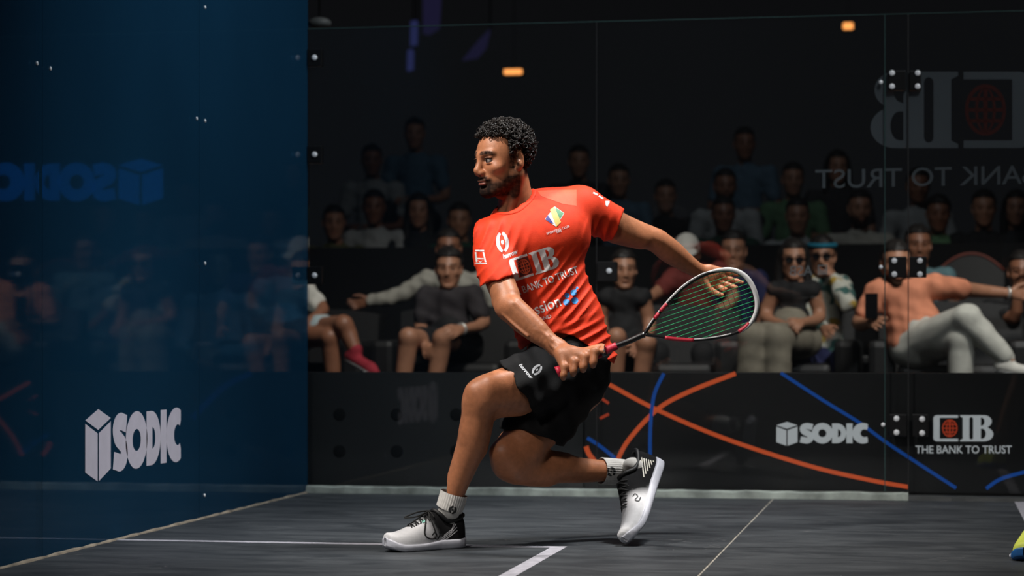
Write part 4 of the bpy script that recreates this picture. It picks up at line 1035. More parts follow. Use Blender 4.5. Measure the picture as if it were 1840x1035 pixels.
V, F = fills(logo_eye()); decal('shorts_print', aff(V, 952, 667.5, 15, 22, -42), F, [BV_shorts], M_sw, shorts, 0.0015, 4)
V, F = text2d('harrow', 0.03, 0.3); decal('shorts_print', aff(V, 932, 656, 34 / V[:, 0].max(), 6.5, -50), F, [BV_shorts], M_sw, shorts, 0.0015, 4)
V, F = fills(logo_eye()); decal('sock_print', aff(V, 804, 920, 14, 14.5, -25), F, [bc1, bk1], M_print, sk1, 0.003, 3); decal('sock_print', aff(V, 1093, 858, 17, 17, 20), F, [bc2, bk2], M_print, sk2, 0.003, 3)

# ------------------------------------------------------------------ racket in the player's hand
DR = -0.375
def RP(px_, py_, dz=0.0): return J(px_, py_, DR + dz)
rk = empty('squash_racket', RP(1003, 667), 'black and white squash racket with green strings and red grip in the player\'s hand', 'racket')
M_rb = mat('racket_black', (0.012, 0.011, 0.012), 0.3, coat=0.4); M_rw = mat('racket_white', (0.62, 0.63, 0.64), 0.35, coat=0.4); M_rr = mat('racket_red', (0.50, 0.02, 0.045), 0.5); M_rg = mat('racket_grey', (0.12, 0.12, 0.12), 0.4)
M_st = mat('string_green', (0.02, 0.42, 0.16), 0.4); M_sd = mat('string_dark', (0.02, 0.05, 0.03), 0.5)
out = [(1157, 601), (1176, 573), (1198, 546), (1226, 518), (1258, 497), (1290, 487), (1318, 487), (1340, 500), (1354, 524), (1358, 552), (1348, 578), (1327, 596), (1292, 606), (1252, 611), (1212, 609), (1180, 604), (1160, 601)]
OP = spline([RP(*p) for p in out], 8)
def seg(a, b): return OP[int(a * 8):int(b * 8) + 1]
def frame_seg(name, a, b, m, r_): MB().tube(seg(a, b), r_, 10).build(name, m, rk, True)
frame_seg('frame', 0, 16, M_rb, 0.0062)
def outer(a, b, off, toward): 
    c = np.mean(OP, 0); return [p + (p - c) / np.linalg.norm(p - c) * off + TC * toward for p in seg(a, b)]
MB().tube(outer(4.6, 11.0, 0.0035, 0.003), [0.003 + 0.0055 * math.sin(math.pi * i / (len(seg(4.6, 11.0)) - 1)) ** 0.5 for i in range(len(seg(4.6, 11.0)))], 10).build('bumper_guard', M_rw, rk, True)
MB().tube(outer(0.6, 5.0, 0.005, 0.003), 0.0026, 8).build('frame_stripe', M_rw, rk, True); MB().tube(outer(11.4, 14.6, -0.003, 0.0055), 0.0024, 8).build('frame_stripe', M_rw, rk, True)
for a, b in ((1.05, 1.45), (1.6, 2.1), (13.2, 14.6), (10.2, 11.1)): MB().tube([p + TC * 0.0025 for p in seg(a, b)], 0.0066, 10).build('frame_accent', M_rr, rk, True)
V, F = quadpx([(1129, 496), (1296, 488)], 0.1)
MB().tube(spline([RP(1158, 601), RP(1150, 604), RP(1130, 613), RP(1106, 622)], 6), [0.0105, 0.0105, 0.010, 0.0098] + [0.0098] * 15, 12).build('shaft', M_rb, rk, True)
MB().tube([RP(1108, 621.5), RP(1085, 631.5)], 0.0128, 14).build('grip_collar', M_rr, rk, True)
MB().tube([RP(1087, 631), RP(1080, 634)], 0.0155, 14).build('grip_band', M_rg, rk, True)
MB().tube([RP(1081, 633.5), RP(1040, 651.3), RP(1006, 666)], [0.0148, 0.0155, 0.0165], 14).build('grip', M_rr, rk, True); MB().tube([RP(1007, 665.5), RP(1000, 668.6)], [0.0165, 0.0185], 14).build('butt_cap', M_rr, rk, True)
poly = [np.array(p) for p in spline([np.array(p, float) for p in out], 8)]
def clip(p0, d):
    ts = []
    for a, b in zip(poly, poly[1:] + poly[:1]):
        e = b - a; den = d[0] * e[1] - d[1] * e[0]
        if abs(den) < 1e-9: continue
        q = a - p0; t = (q[0] * e[1] - q[1] * e[0]) / den; s = (q[0] * d[1] - q[1] * d[0]) / den
        if 0 <= s < 1: ts.append(t)
    return (min(ts), max(ts)) if len(ts) >= 2 else None
c0 = np.array([1262.0, 551.0]); dm = np.array([0.945, -0.326]); dm /= np.linalg.norm(dm); dc = np.array([-dm[1], dm[0]])
nm, nc = 14, 17
for i in range(nm):
    o_ = (i - (nm - 1) / 2) * 8.2; p = c0 + dc * o_; t = clip(p, dm)
    if t: P = [RP(*(p + dm * (t[0] + (t[1] - t[0]) * k / 24)), 0.0010 * (-1) ** k) for k in range(25)]; MB().tube(P, 0.00105, 5).build('main_string', M_st, rk, True)
for i in range(nc):
    o_ = (i - (nc - 1) / 2) * 10.6 + 6; p = c0 + dm * o_; t = clip(p, dc)
    if t: P = [RP(*(p + dc * (t[0] + (t[1] - t[0]) * k / 14)), -0.0010 * (-1) ** k) for k in range(15)]; MB().tube(P, 0.00075, 5).build('cross_string', M_sd, rk, True)

# ------------------------------------------------------------------ seats of the stands
M_lea = mat('black_leather', (0.005, 0.005, 0.0055), 0.5, vary=0.2)
M_pipe = mat('rust_piping', (0.16, 0.035, 0.022), 0.6)
def sofa(x0, x1, y0, zt, label, z0=0.18, cat='sofa', n=2, piping=False):
    c = ((x0 + x1) / 2, y0 + 0.4, z0); o = empty(cat if cat != 'sofa' else 'lounge_sofa', c, label, cat)
    for i in range(n):
        a = x0 + 0.16 + (x1 - x0 - 0.32) * i / n; b = x0 + 0.16 + (x1 - x0 - 0.32) * (i + 1) / n
        box('seat_cushion', (a + 0.006, y0, z0 + 0.20), (b - 0.006, y0 + 0.62, z0 + 0.38), M_lea, o, 0.04)
    box('frame', (x0 + 0.04, y0 + 0.04, z0 + 0.08), (x1 - 0.04, y0 + 0.84, z0 + 0.20), M_lea, o, 0.02)
    P = [(x0 + 0.05 + (x1 - x0 - 0.1) * i / 12, zt - 0.10 * abs(i / 6 - 1) ** 2 * (1.1 if piping else 0.4)) for i in range(13)]
    V = []; F = []
    for x_, z_ in P: V += [(x_, y0 + 0.60, z0 + 0.2), (x_, y0 + 0.66, z_), (x_, y0 + 0.80, z_), (x_, y0 + 0.84, z0 + 0.2)]
    for i in range(12):
        for q in range(3): F.append((i * 4 + q, i * 4 + 4 + q, i * 4 + 5 + q, i * 4 + q + 1))
        F.append((i * 4 + 3, i * 4 + 7, i * 4 + 4, i * 4))
    F += [(0, 1, 2, 3), (51, 50, 49, 48)]
    obj('backrest', V, F, M_lea, o)
    if piping: MB().tube([(x_, y0 + 0.66, z_ + 0.004) for x_, z_ in P], 0.010, 8).build('piping', M_pipe, o, True)
    for a in (x0, x1 - 0.15): box('armrest', (a, y0 + 0.02, z0 + 0.08), (a + 0.15, y0 + 0.82, z0 + 0.52), M_lea, o, 0.04)
    for a in (x0 + 0.06, x1 - 0.10):
        for b in (y0 + 0.06, y0 + 0.74): box('foot', (a, b, z0), (a + 0.04, b + 0.04, z0 + 0.09), M_clamp, o)
def pX(px_, Y): return ray_plane(px_, 560, (0, Y, 0), PY)[0]
sofa(pX(395, 3.5), pX(655, 3.5), 3.42, 0.90, 'black leather sofa under the red-shoed spectator, half behind the blue wall', n=1)
sofa(pX(668, 3.5), pX(950, 3.5), 3.42, 0.92, 'black leather sofa under the dark-shirted young man', n=1)
sofa(pX(1040, 3.5), pX(1330, 3.5), 3.42, 0.92, 'black leather sofa under the woman in a black dress', n=1)
sofa(pX(1338, 3.5), pX(1545, 3.5), 3.42, 0.92, 'black leather sofa under the woman in pale wide trousers', n=1)
sofa(pX(1560, 3.1), pX(1860, 3.1), 3.02, 0.93, 'black leather sofa under the man in the salmon shirt', n=1)
sofa(pX(1672, 4.5), pX(1822, 4.5), 4.15, 1.25, 'black armchair with rust piping along its rounded back', cat='armchair', n=1, piping=True)
def bench(x0, x1, y0, z, zs, label):
    o = empty('bench', ((x0 + x1) / 2, y0, z), label, 'bench'); box('seat', (x0, y0 - 0.2, zs - 0.05), (x1, y0 + 0.2, zs), M_lea, o, 0.01)
    for i in range(6): x_ = x0 + 0.2 + (x1 - x0 - 0.4) * i / 5; box('leg', (x_ - 0.03, y0 - 0.15, z), (x_ + 0.03, y0 + 0.15, zs - 0.05), M_clamp, o)
bench(-3.5, pX(1664, 4.6), 4.62, 0.18, 0.60, 'long black bench on the low front platform'); bench(-3.5, 6.5, 6.2, 0.45, 0.87, 'long black bench on the middle tier'); bench(-3.5, 6.5, 7.75, 0.85, 1.27, 'long black bench on the upper tier')

# ------------------------------------------------------------------ spectators
def cloth(name, c): return mat(name, c, 0.8, vary=0.12, scale=18, bump=0.1, spec=0.25)
TONES = [(0.36, 0.17, 0.10), (0.24, 0.10, 0.055), (0.44, 0.23, 0.15)]
M_sk = mat('spectator_skin', (1, 1, 1), 0.5, attr='Col', vary=0.08, scale=30)
M_hr = mat('spectator_hair', (0.010, 0.008, 0.007), 0.55, vary=0.3, scale=40, spec=0.3)
M_glass = mat('dark_lens', (0.006, 0.006, 0.007), 0.12)
def spectator(label, head, Y, top, legs=None, yaw=0, pitch=4, tone=0, sleeve='short', leg='long', hair='short', fine=True, j=None, group=None, shoe_m=None, s=1.0, extra=None, plump=1.0, zmin=None, pose='sit'):
    H = ray_plane(*head, (0, Y, 0), PY) if len(head) == 2 else np.array(head, float); Mh = frame(yaw, pitch)
    if pose == 'sit':
        dflt = dict(nk=(0, 0.03, -0.13), sr=(-0.185, 0.04, -0.235), sl=(0.185, 0.04, -0.235), er=(-0.25, 0.00, -0.50), el=(0.25, 0.00, -0.50), wr=(-0.10, -0.27, -0.54), wl=(0.10, -0.27, -0.54),
                hr=(-0.095, 0.06, -0.70), hl=(0.095, 0.06, -0.70), kr=(-0.14, -0.38, -0.63), kl=(0.14, -0.38, -0.63), ar=(-0.15, -0.36, -1.06), al=(0.15, -0.36, -1.06))
    else:
        dflt = dict(nk=(0, 0.03, -0.13), sr=(-0.19, 0.04, -0.24), sl=(0.19, 0.04, -0.24), er=(-0.28, 0.0, -0.52), el=(0.28, 0.0, -0.52), wr=(-0.20, -0.22, -0.62), wl=(0.20, -0.22, -0.62),
                hr=(-0.10, 0.06, -0.74), hl=(0.10, 0.06, -0.74), kr=(-0.16, -0.10, -1.14), kl=(0.16, -0.02, -1.14), ar=(-0.20, 0.02, -1.55), al=(0.20, 0.10, -1.55))
    K = {k: H + np.array(q) * s for k, q in dflt.items()}
    for k, q in (j or {}).items(): K[k] = ray_plane(q[0], q[1], (0, Y + (q[2] if len(q) > 2 else 0), 0), PY)
    root = empty('person', np.array([H[0], H[1], min(K['ar'][2], K['al'][2]) - 0.09]) if zmin is None else np.array([H[0], H[1], zmin]), label, 'person', group)
    h = 0.0095 if fine else 0.015
    P = np.array(list(K.values()) + [H]); lo = P.min(0) - 0.24; hi = P.max(0) + 0.24
    v = Vol(lo, hi, h); head_sdf(v, H, Mh, s, fine); sk = np.array(TONES[tone])
    v.cone(H + Mh @ np.array([0, -0.025, -0.06]) * s, K['nk'] + np.array([0, 0.02, -0.04]), 0.052 * s, 0.058 * s, 0.03)
    ch = (K['sr'] + K['sl']) / 2; hp = (K['hr'] + K['hl']) / 2; sw = np.linalg.norm(K['sr'] - K['sl'])
    v.cone(ch - UP * 0.06, hp + UP * 0.04, min(0.13, sw * 0.30) * s, 0.13 * s, 0.03, sq=((0, 1, 0), 0.7)); v.cone(K['sr'], K['sl'], 0.05 * s, 0.05 * s, 0.03)
    for q in 'rl':
        v.chain([(K['s' + q], 0.05 * s), (K['e' + q], 0.040 * s), (K['w' + q], 0.027 * s)], 0.02, n=3)
        d = K['w' + q] - K['e' + q]; d /= np.linalg.norm(d); hand_open(v, K['w' + q], d, np.array([-0.6 if q == 'l' else 0.6, 0, 0.8]) + 0.01, np.array([0, -0.3, -1.0]), 0.95 * s, (0.25, 0.3, 0.35, 0.4), 0.006)
        v.chain([(K['h' + q], 0.085 * s), ((K['h' + q] + K['k' + q]) / 2, 0.075 * s), (K['k' + q], 0.056 * s)], 0.02, n=2)
        v.chain([(K['k' + q], 0.055 * s), (K['k' + q] * 0.7 + K['a' + q] * 0.3 + np.array([0, 0.015, 0]), 0.055 * s), (K['a' + q], 0.036 * s)], 0.02, n=2)
    V, F = v.mesh(1); L = (V - H) @ Mh / s; x, y, z = np.abs(L[:, 0]), L[:, 1], L[:, 2]; C = np.tile(sk, (len(V), 1))
    dk = np.clip((0.013 - np.hypot(x - 0.032, z * 1.6)) / 0.005, 0, 1) * (y > 0.06) + np.clip((0.007 - np.abs(z - 0.026)) / 0.004, 0, 1) * (x > 0.01) * (x < 0.055) * (y > 0.055)
    if 'beard' in hair: dk = dk + np.clip((-z - 0.052) / 0.01, 0, 1) * (z > -0.15) * (y > -0.01) * (np.hypot(x, (z + 0.073) * 2) > 0.018)
    C = C * (1 - np.clip(dk, 0, 0.92)[:, None]); lip = ((x < 0.02) & (y > 0.085) & (z < -0.063) & (z > -0.083)); C[lip] = C[lip] * np.array([0.85, 0.72, 0.72])
    b = obj('body', V, F, M_sk, root, True, C)
    # top
    v = Vol(lo, hi, h * 1.15); hs = 1.0 * s
    v.cone(ch - UP * 0.08, hp + UP * 0.05, min(0.155, sw * 0.36) * hs * plump, 0.150 * hs * plump, 0.04, sq=((0, 1, 0), 0.74)); v.cone(K['sr'], K['sl'], 0.062 * hs, 0.062 * hs, 0.05); v.cone(K['nk'] - UP * 0.05, ch, 0.075 * hs, 0.08 * hs, 0.04)
    for q in 'rl':
        if sleeve == 'short': v.cone(K['s' + q], K['s' + q] * 0.35 + K['e' + q] * 0.65, 0.068 * hs, 0.060 * hs, 0.03)
        elif sleeve == 'long': v.chain([(K['s' + q], 0.066 * hs), (K['e' + q], 0.055 * hs), (K['e' + q] * 0.08 + K['w' + q] * 0.92, 0.042 * hs)], 0.02, n=3)
    X, Yg, Z = v.grid(); v.d = v.d + (0.006 * np.sin(X * 55 + Z * 40 + np.sin(Z * 23)) * np.sin(Z * 31 - X * 21 + Yg * 30)).astype(np.float32)
    v.cone(K['nk'] - UP * 0.035, K['nk'] + UP * 0.15, 0.058 * hs, 0.075 * hs, 0.006, 'sub')
    V, F = v.mesh(1); shirt_o = obj('shirt', V, F, top, root, True)
    # lower half
    v = Vol(lo, hi, h * 1.15); v.cone(K['hr'], K['hl'], 0.112 * hs, 0.112 * hs, 0.03); v.cone(hp, hp + UP * 0.10, 0.12 * hs, 0.12 * hs, 0.03)
    for q in 'rl':
        kk, aa, hh = K['k' + q], K['a' + q], K['h' + q]
        if leg == 'short': v.cone(hh, hh * 0.45 + kk * 0.55, 0.105 * hs, 0.088 * hs, 0.03)
        else:
            wd = 1.35 if leg == 'wide' else 1.0
            v.chain([(hh, 0.100 * hs), ((hh + kk) / 2, 0.090 * hs * (wd ** 0.5)), (kk, 0.074 * hs * wd ** 0.5)], 0.02, n=2); v.chain([(kk, 0.074 * hs * wd ** 0.5), ((kk + aa) / 2, 0.064 * hs * wd), (aa + (kk - aa) * 0.10, 0.052 * hs * wd)], 0.02, n=2)
    X, Yg, Z = v.grid(); v.d = v.d + (0.0035 * np.sin(X * 21 - Z * 26 + 2 * np.sin(Z * 13 + Yg * 9)) * np.sin(Z * 17 + X * 30 + Yg * 20)).astype(np.float32)
    V, F = v.mesh(1); obj('shorts' if leg == 'short' else 'trousers', V, F, legs or top, root, True)
    # shoes
    for q in 'rl':
        a = K['a' + q]; d = a - K['k' + q]; f = np.array([Mh[0, 1] * 0.3, -0.9, 0.0]) if abs(d[2]) > 0.25 else np.array([0.8, -0.5, 0.0])
        if extra and 'toe' + q in extra: f = ray_plane(*extra['toe' + q][:2], (0, Y + extra['toe' + q][2], 0), PY) - a
        f = f / np.linalg.norm(f); u = UP - f * (UP @ f); heel = a - f * 0.06 - u * 0.075
        vv = Vol(np.minimum(heel, heel + f * 0.3) - 0.09, np.maximum(heel, heel + f * 0.3) + 0.16, h)
        vv.cone(heel + f * 0.02 + u * 0.035, heel + f * 0.21 + u * 0.03, 0.036, 0.038, 0.02); vv.cone(heel + f * 0.21 + u * 0.025, heel + f * 0.25 + u * 0.022, 0.036, 0.03, 0.02); vv.cone(heel + f * 0.045 + u * 0.05, heel + f * 0.05 + u * 0.09, 0.04, 0.042, 0.03)
        sl_ = heel @ u; X, Yg, Z = vv.grid(); vv.d = np.maximum(vv.d, (sl_ + 0.001 - (X * u[0] + Yg * u[1] + Z * u[2])).astype(np.float32))
        V, F = vv.mesh(1); sh = obj('shoe', V, F, shoe_m or MATS.setdefault('spectator_shoe', mat('spectator_shoe_dark', (0.02, 0.02, 0.022), 0.6)), root, True)
        vv.d = np.maximum(vv.d - 0.004, (-(sl_ + 0.016) + (X * u[0] + Yg * u[1] + Z * u[2])).astype(np.float32)); V, F = vv.mesh(0)
        if len(F): obj('sole', V, F, mat('spectator_sole', (0.4, 0.4, 0.4), 0.6), sh, True)
    # hair or cap
    g = lambda *p: H + Mh @ (np.array(p) * s)
    if hair != 'bald':
        v = Vol(g(0, 0, -0.02) - 0.34, g(0, 0, 0) + 0.2, h * 0.8)
        v.ell(g(0, -0.016, 0.042), np.array([0.083, 0.104, 0.092]) * s * (1.05 if 'curly' in hair else 1.0), 0.01, Mh)
        if 'long' in hair:
            for q in (-1, 1): v.chain([(g(q * 0.062, -0.02, 0.03), 0.035), (g(q * 0.082, -0.02, -0.08), 0.034), (g(q * 0.085, 0.0, -0.20), 0.026)], 0.03)
            v.cone(g(0, -0.06, 0), g(0, -0.07, -0.16), 0.07, 0.06, 0.03)
        X, Yg, Z = v.grid(); A = [(X - H[0]) * Mh[0, i] + (Yg - H[1]) * Mh[1, i] + (Z - H[2]) * Mh[2, i] for i in range(3)]
        lim = np.where(A[1] > 0.01, 0.072, np.where(A[1] > -0.04, 0.012, -0.06)) * s
        if 'long' in hair: lim = np.where((A[1] > 0.0) & (np.abs(A[0]) < 0.058), 0.072 * s, -1.0)
        v.d = np.maximum(v.d, (lim - A[2]).astype(np.float32)); V, F = v.mesh(1)
        if 'cap' in hair:
            cm = extra['cap']; o_ = obj('cap', V, F, cm, root, True)
            vv = Vol(g(0, 0.08, 0.06) - 0.14, g(0, 0.08, 0.06) + 0.14, 0.006); vv.ell(g(0, 0.10, 0.068), np.array([0.07, 0.075, 0.007]), 0.002, Mh); V, F = vv.mesh(0); obj('visor', V, F, cm, o_, True)
        else:
            V = V + (0.008 if 'curly' in hair else 0.0045) * nz3(V, 110, 5)[:, None] * (V - H) / np.linalg.norm(V - H, axis=1)[:, None]; obj('hair', V, F, M_hr, root, True)
    if extra and 'band' in extra:
        MB().tube([g(0.079 * math.cos(a), -0.012 + 0.099 * math.sin(a), 0.066) for a in np.linspace(0, 2 * math.pi, 28)[:-1]], 0.016, 8, True).build('headband', extra['band'], root, True)
    if extra and extra.get('shades'):
        gl = MB()
        for q in (-1, 1): gl.add([g(q * 0.032 + 0.026 * math.cos(a) * (1 if kk == 0 else 0.96), 0.104 - 12 * 0.026 ** 2 * 0 - 0.012 * abs(math.cos(a)) * (1 if q * math.cos(a) > 0 else 0.1) + 0.003 * kk, 0.002 + 0.019 * math.sin(a)) for kk in (0, 1) for a in np.linspace(0, 2 * math.pi, 17)[:-1]],
                                  [tuple(range(16))[::-1], tuple(range(16, 32))] + [(i, (i + 1) % 16, 16 + (i + 1) % 16, 16 + i) for i in range(16)])
        gl.tube([g(-0.012, 0.106, 0.008), g(0.012, 0.106, 0.008)], 0.003, 6)
        for q in (-1, 1): gl.tube([g(q * 0.058, 0.090, 0.008), g(q * 0.078, 0.02, 0.008), g(q * 0.080, -0.02, 0.006)], 0.003, 6)
        gl.build('sunglasses', M_glass, root)
    if extra and 'watch' in extra:
        q = extra['watch'][0]; w0, e0 = K['w' + q], K['e' + q]; d = (w0 - e0) / np.linalg.norm(w0 - e0); x1 = np.cross(d, UP); x1 /= np.linalg.norm(x1); y1_ = np.cross(d, x1)
        MB().tube([w0 - d * 0.01 + (x1 * math.cos(a) + y1_ * math.sin(a)) * 0.029 for a in np.linspace(0, 2 * math.pi, 20)[:-1]], 0.010, 8, True).build('watch', extra['watch'][1], root, True)
    return root, K

c_white = cloth('cotton_white', (0.55, 0.54, 0.50)); c_dark = cloth('tee_charcoal', (0.030, 0.026, 0.029)); c_grey = cloth('sweater_grey', (0.34, 0.33, 0.29)); c_black = cloth('cloth_black', (0.012, 0.012, 0.013))
c_maroon = cloth('cloth_maroon', (0.16, 0.03, 0.025)); c_navy = cloth('cloth_navy', (0.016, 0.02, 0.07)); c_sand = cloth('trousers_sand', (0.20, 0.18, 0.14)); c_salm = cloth('shirt_salmon', (0.62, 0.235, 0.135)); c_pale = cloth('trousers_pale', (0.44, 0.44, 0.40))
c_teal = cloth('tee_teal', (0.10, 0.18, 0.20)); c_ice = cloth('shorts_ice', (0.42, 0.52, 0.55)); c_green = cloth('shirt_green', (0.10, 0.20, 0.10)); c_olive = cloth('shirt_olive', (0.08, 0.08, 0.03)); c_blue = cloth('shirt_greyblue', (0.08, 0.14, 0.20)); c_dgreen = cloth('shirt_bottle', (0.012, 0.04, 0.025))
c_red = cloth('shoe_red', (0.28, 0.022, 0.035)); c_pink = cloth('shirt_pink', (0.30, 0.14, 0.16)); c_lgrey = cloth('shirt_lightgrey', (0.30, 0.31, 0.31)); c_band = cloth('band_teal', (0.01, 0.14, 0.22)); c_silver = mat('watch_silver', (0.6, 0.6, 0.58), 0.3, 0.6)
# white shirt with yellow and green flower print
c_flor = mat('shirt_floral', (0.5, 0.5, 0.44), 0.8); nt = c_flor.node_tree; vo = nt.nodes.new('ShaderNodeTexNoise'); vo.inputs['Scale'].default_value = 9; vo.inputs['Detail'].default_value = 1
cr = nt.nodes.new('ShaderNodeValToRGB'); cr.color_ramp.elements[0].position = 0.40; cr.color_ramp.elements[0].color = (0.03, 0.10, 0.09, 1); cr.color_ramp.elements[1].position = 0.62; cr.color_ramp.elements[1].color = (0.40, 0.26, 0.04, 1)
e_ = cr.color_ramp.elements.new(0.43); e_.color = (0.48, 0.48, 0.42, 1); e_ = cr.color_ramp.elements.new(0.58); e_.color = (0.48, 0.48, 0.42, 1)
nt.links.new([n_ for n_ in nt.nodes if n_.type == 'TEX_COORD'][0].outputs['Object'], vo.inputs['Vector']); nt.links.new(vo.outputs['Fac'], cr.inputs[0]); nt.links.new(cr.outputs[0], nt.nodes['Principled BSDF'].inputs['Base Color'])

PF = 0.18
spectator('spectator in white shirt and pale blue shorts, red-shoed leg crossed, beside the blue wall', (505, 452), 3.6, c_white, c_ice, -5, tone=1, leg='short', sleeve='short', zmin=PF, shoe_m=c_red,
          j=dict(nk=(508, 492), sr=(472, 520), sl=(548, 524), el=(580, 556, -0.08), wl=(553, 578, -0.25), er=(462, 578), wr=(505, 588, -0.25), hr=(492, 602), hl=(535, 600), kl=(617, 583, -0.40), al=(640, 634, -0.42), kr=(592, 606, -0.38), ar=(603, 738, -0.33)), extra=dict(toel=(672, 652, -0.5)))
spectator('young man in charcoal tee and black shorts with a white watch, on the sofa', (806, 482), 3.55, c_dark, c_black, 2, tone=0, leg='short', zmin=PF, hair='curly',
          j=dict(nk=(806, 520), sr=(766, 534), sl=(850, 532), er=(756, 590, -0.05), el=(869, 580, -0.05), wr=(764, 622, -0.34), wl=(828, 592, -0.36), hr=(783, 622), hl=(836, 622), kr=(734, 606, -0.44), kl=(795, 608, -0.44), ar=(715, 745, -0.42), al=(770, 745, -0.42)), extra=dict(watch=('l', c_silver)))
spectator('person in pale grey sweater, arms spread wide, behind the dark-shirted young man', (806, 446), 4.45, c_grey, c_black, 0, tone=1, sleeve='long', hair='short', zmin=PF,
          j=dict(nk=(808, 484), sr=(768, 503), sl=(866, 507), er=(716, 531, -0.02), wr=(664, 541, -0.03), el=(889, 545, -0.05), wl=(894, 590, -0.1)))
spectator('woman in a sleeveless black dress sitting beside the seam of the glass wall', (1121, 484), 3.5, c_black, c_black, -4, tone=0, sleeve='none', leg='short', hair='short', zmin=PF, s=0.95,
          j=dict(nk=(1121, 522), sr=(1088, 535), sl=(1155, 535), er=(1080, 585), el=(1168, 590), wr=(1105, 618, -0.3), wl=(1148, 622, -0.3), hr=(1100, 625), hl=(1148, 625), kr=(1108, 606, -0.44), kl=(1162, 616, -0.44), ar=(1105, 740, -0.4), al=(1142, 740, -0.4)))
spectator('person in a white cap and maroon shirt leaning forward with head down', (1234, 457), 4.45, c_maroon, c_black, 5, pitch=28, tone=0, sleeve='short', hair='cap', zmin=PF, extra=dict(cap=c_white),
          j=dict(nk=(1240, 486), sr=(1212, 500), sl=(1292, 490), er=(1182, 525, -0.1), wr=(1160, 540, -0.25), el=(1318, 535, -0.1), wl=(1285, 560, -0.25)))
spectator('person in a navy shirt seated behind the sofa between the cap and the sunglasses', (1318, 450), 4.5, c_navy, c_black, 8, tone=0, zmin=PF, j=dict(nk=(1320, 488), sr=(1292, 503), sl=(1362, 505), el=(1378, 552, -0.1), wl=(1362, 588, -0.3), er=(1285, 560), wr=(1310, 585, -0.3)))
spectator('woman in black top, dark glasses and pale wide trousers with long dark hair', (1426, 466), 3.5, c_black, c_sand, 4, tone=0, sleeve='none', leg='wide', hair='long', zmin=PF, s=0.96, extra=dict(shades=True),
          j=dict(nk=(1426, 503), sr=(1394, 522), sl=(1460, 522), er=(1376, 570), el=(1472, 570), wr=(1416, 586, -0.3), wl=(1440, 580, -0.3), hr=(1398, 612), hl=(1445, 612), kr=(1352, 606, -0.44), kl=(1394, 606, -0.44), ar=(1348, 745, -0.4), al=(1400, 745, -0.4)))
spectator('person in floral white shirt and teal headband resting a cheek on one hand', (1477, 460), 3.95, c_flor, c_navy, 10, tone=0, sleeve='long', zmin=PF, extra=dict(shades=True, band=c_band),
          j=dict(nk=(1480, 496), sr=(1455, 512), sl=(1512, 514), el=(1522, 545, -0.22), wl=(1499, 500, -0.14), er=(1455, 565), wr=(1480, 590, -0.3)))
P9, K9 = spectator('man in a salmon shirt and pale trousers, legs crossed, arm along the sofa back', (1610, 474), 3.05, c_salm, c_pale, 0, tone=0, sleeve='short', leg='long', zmin=PF, plump=1.12, s=1.05, hair='beard',
          j=dict(nk=(1622, 506), sr=(1578, 525), sl=(1678, 515), er=(1543, 580, -0.05), wr=(1566, 580, -0.30), el=(1752, 522, 0.28), wl=(1815, 527, 0.34), hr=(1632, 622), hl=(1664, 622), kr=(1738, 572, -0.34), ar=(1812, 648, -0.36), kl=(1728, 612, -0.30), al=(1722, 760, -0.28)), extra=dict(watch=('l', c_silver), toer=(1870, 660, -0.42)), shoe_m=c_white)
ph = ray_plane(1566, 550, (0, 2.66, 0), PY); tag(MB().box(ph, (0.037, 0.005, 0.072), None, 0.004).build('mobile_phone', M_glass), 'black mobile phone held up by the man in the salmon shirt', 'phone')
spectator('person in a teal tee behind the man in the salmon shirt', (1650, 440), 4.4, c_teal, c_black, 3, tone=1, zmin=PF, j=dict(nk=(1652, 478), sr=(1612, 500), sl=(1698, 500), el=(1712, 545), er=(1600, 545)))
spectator('dark-clad spectator with a hand at the chin, past the salmon-shirted man', (1836, 488), 3.8, c_black, c_black, 12, tone=1, zmin=PF, j=dict(nk=(1840, 524), er=(1822, 570, -0.15), wr=(1828, 528, -0.2)))
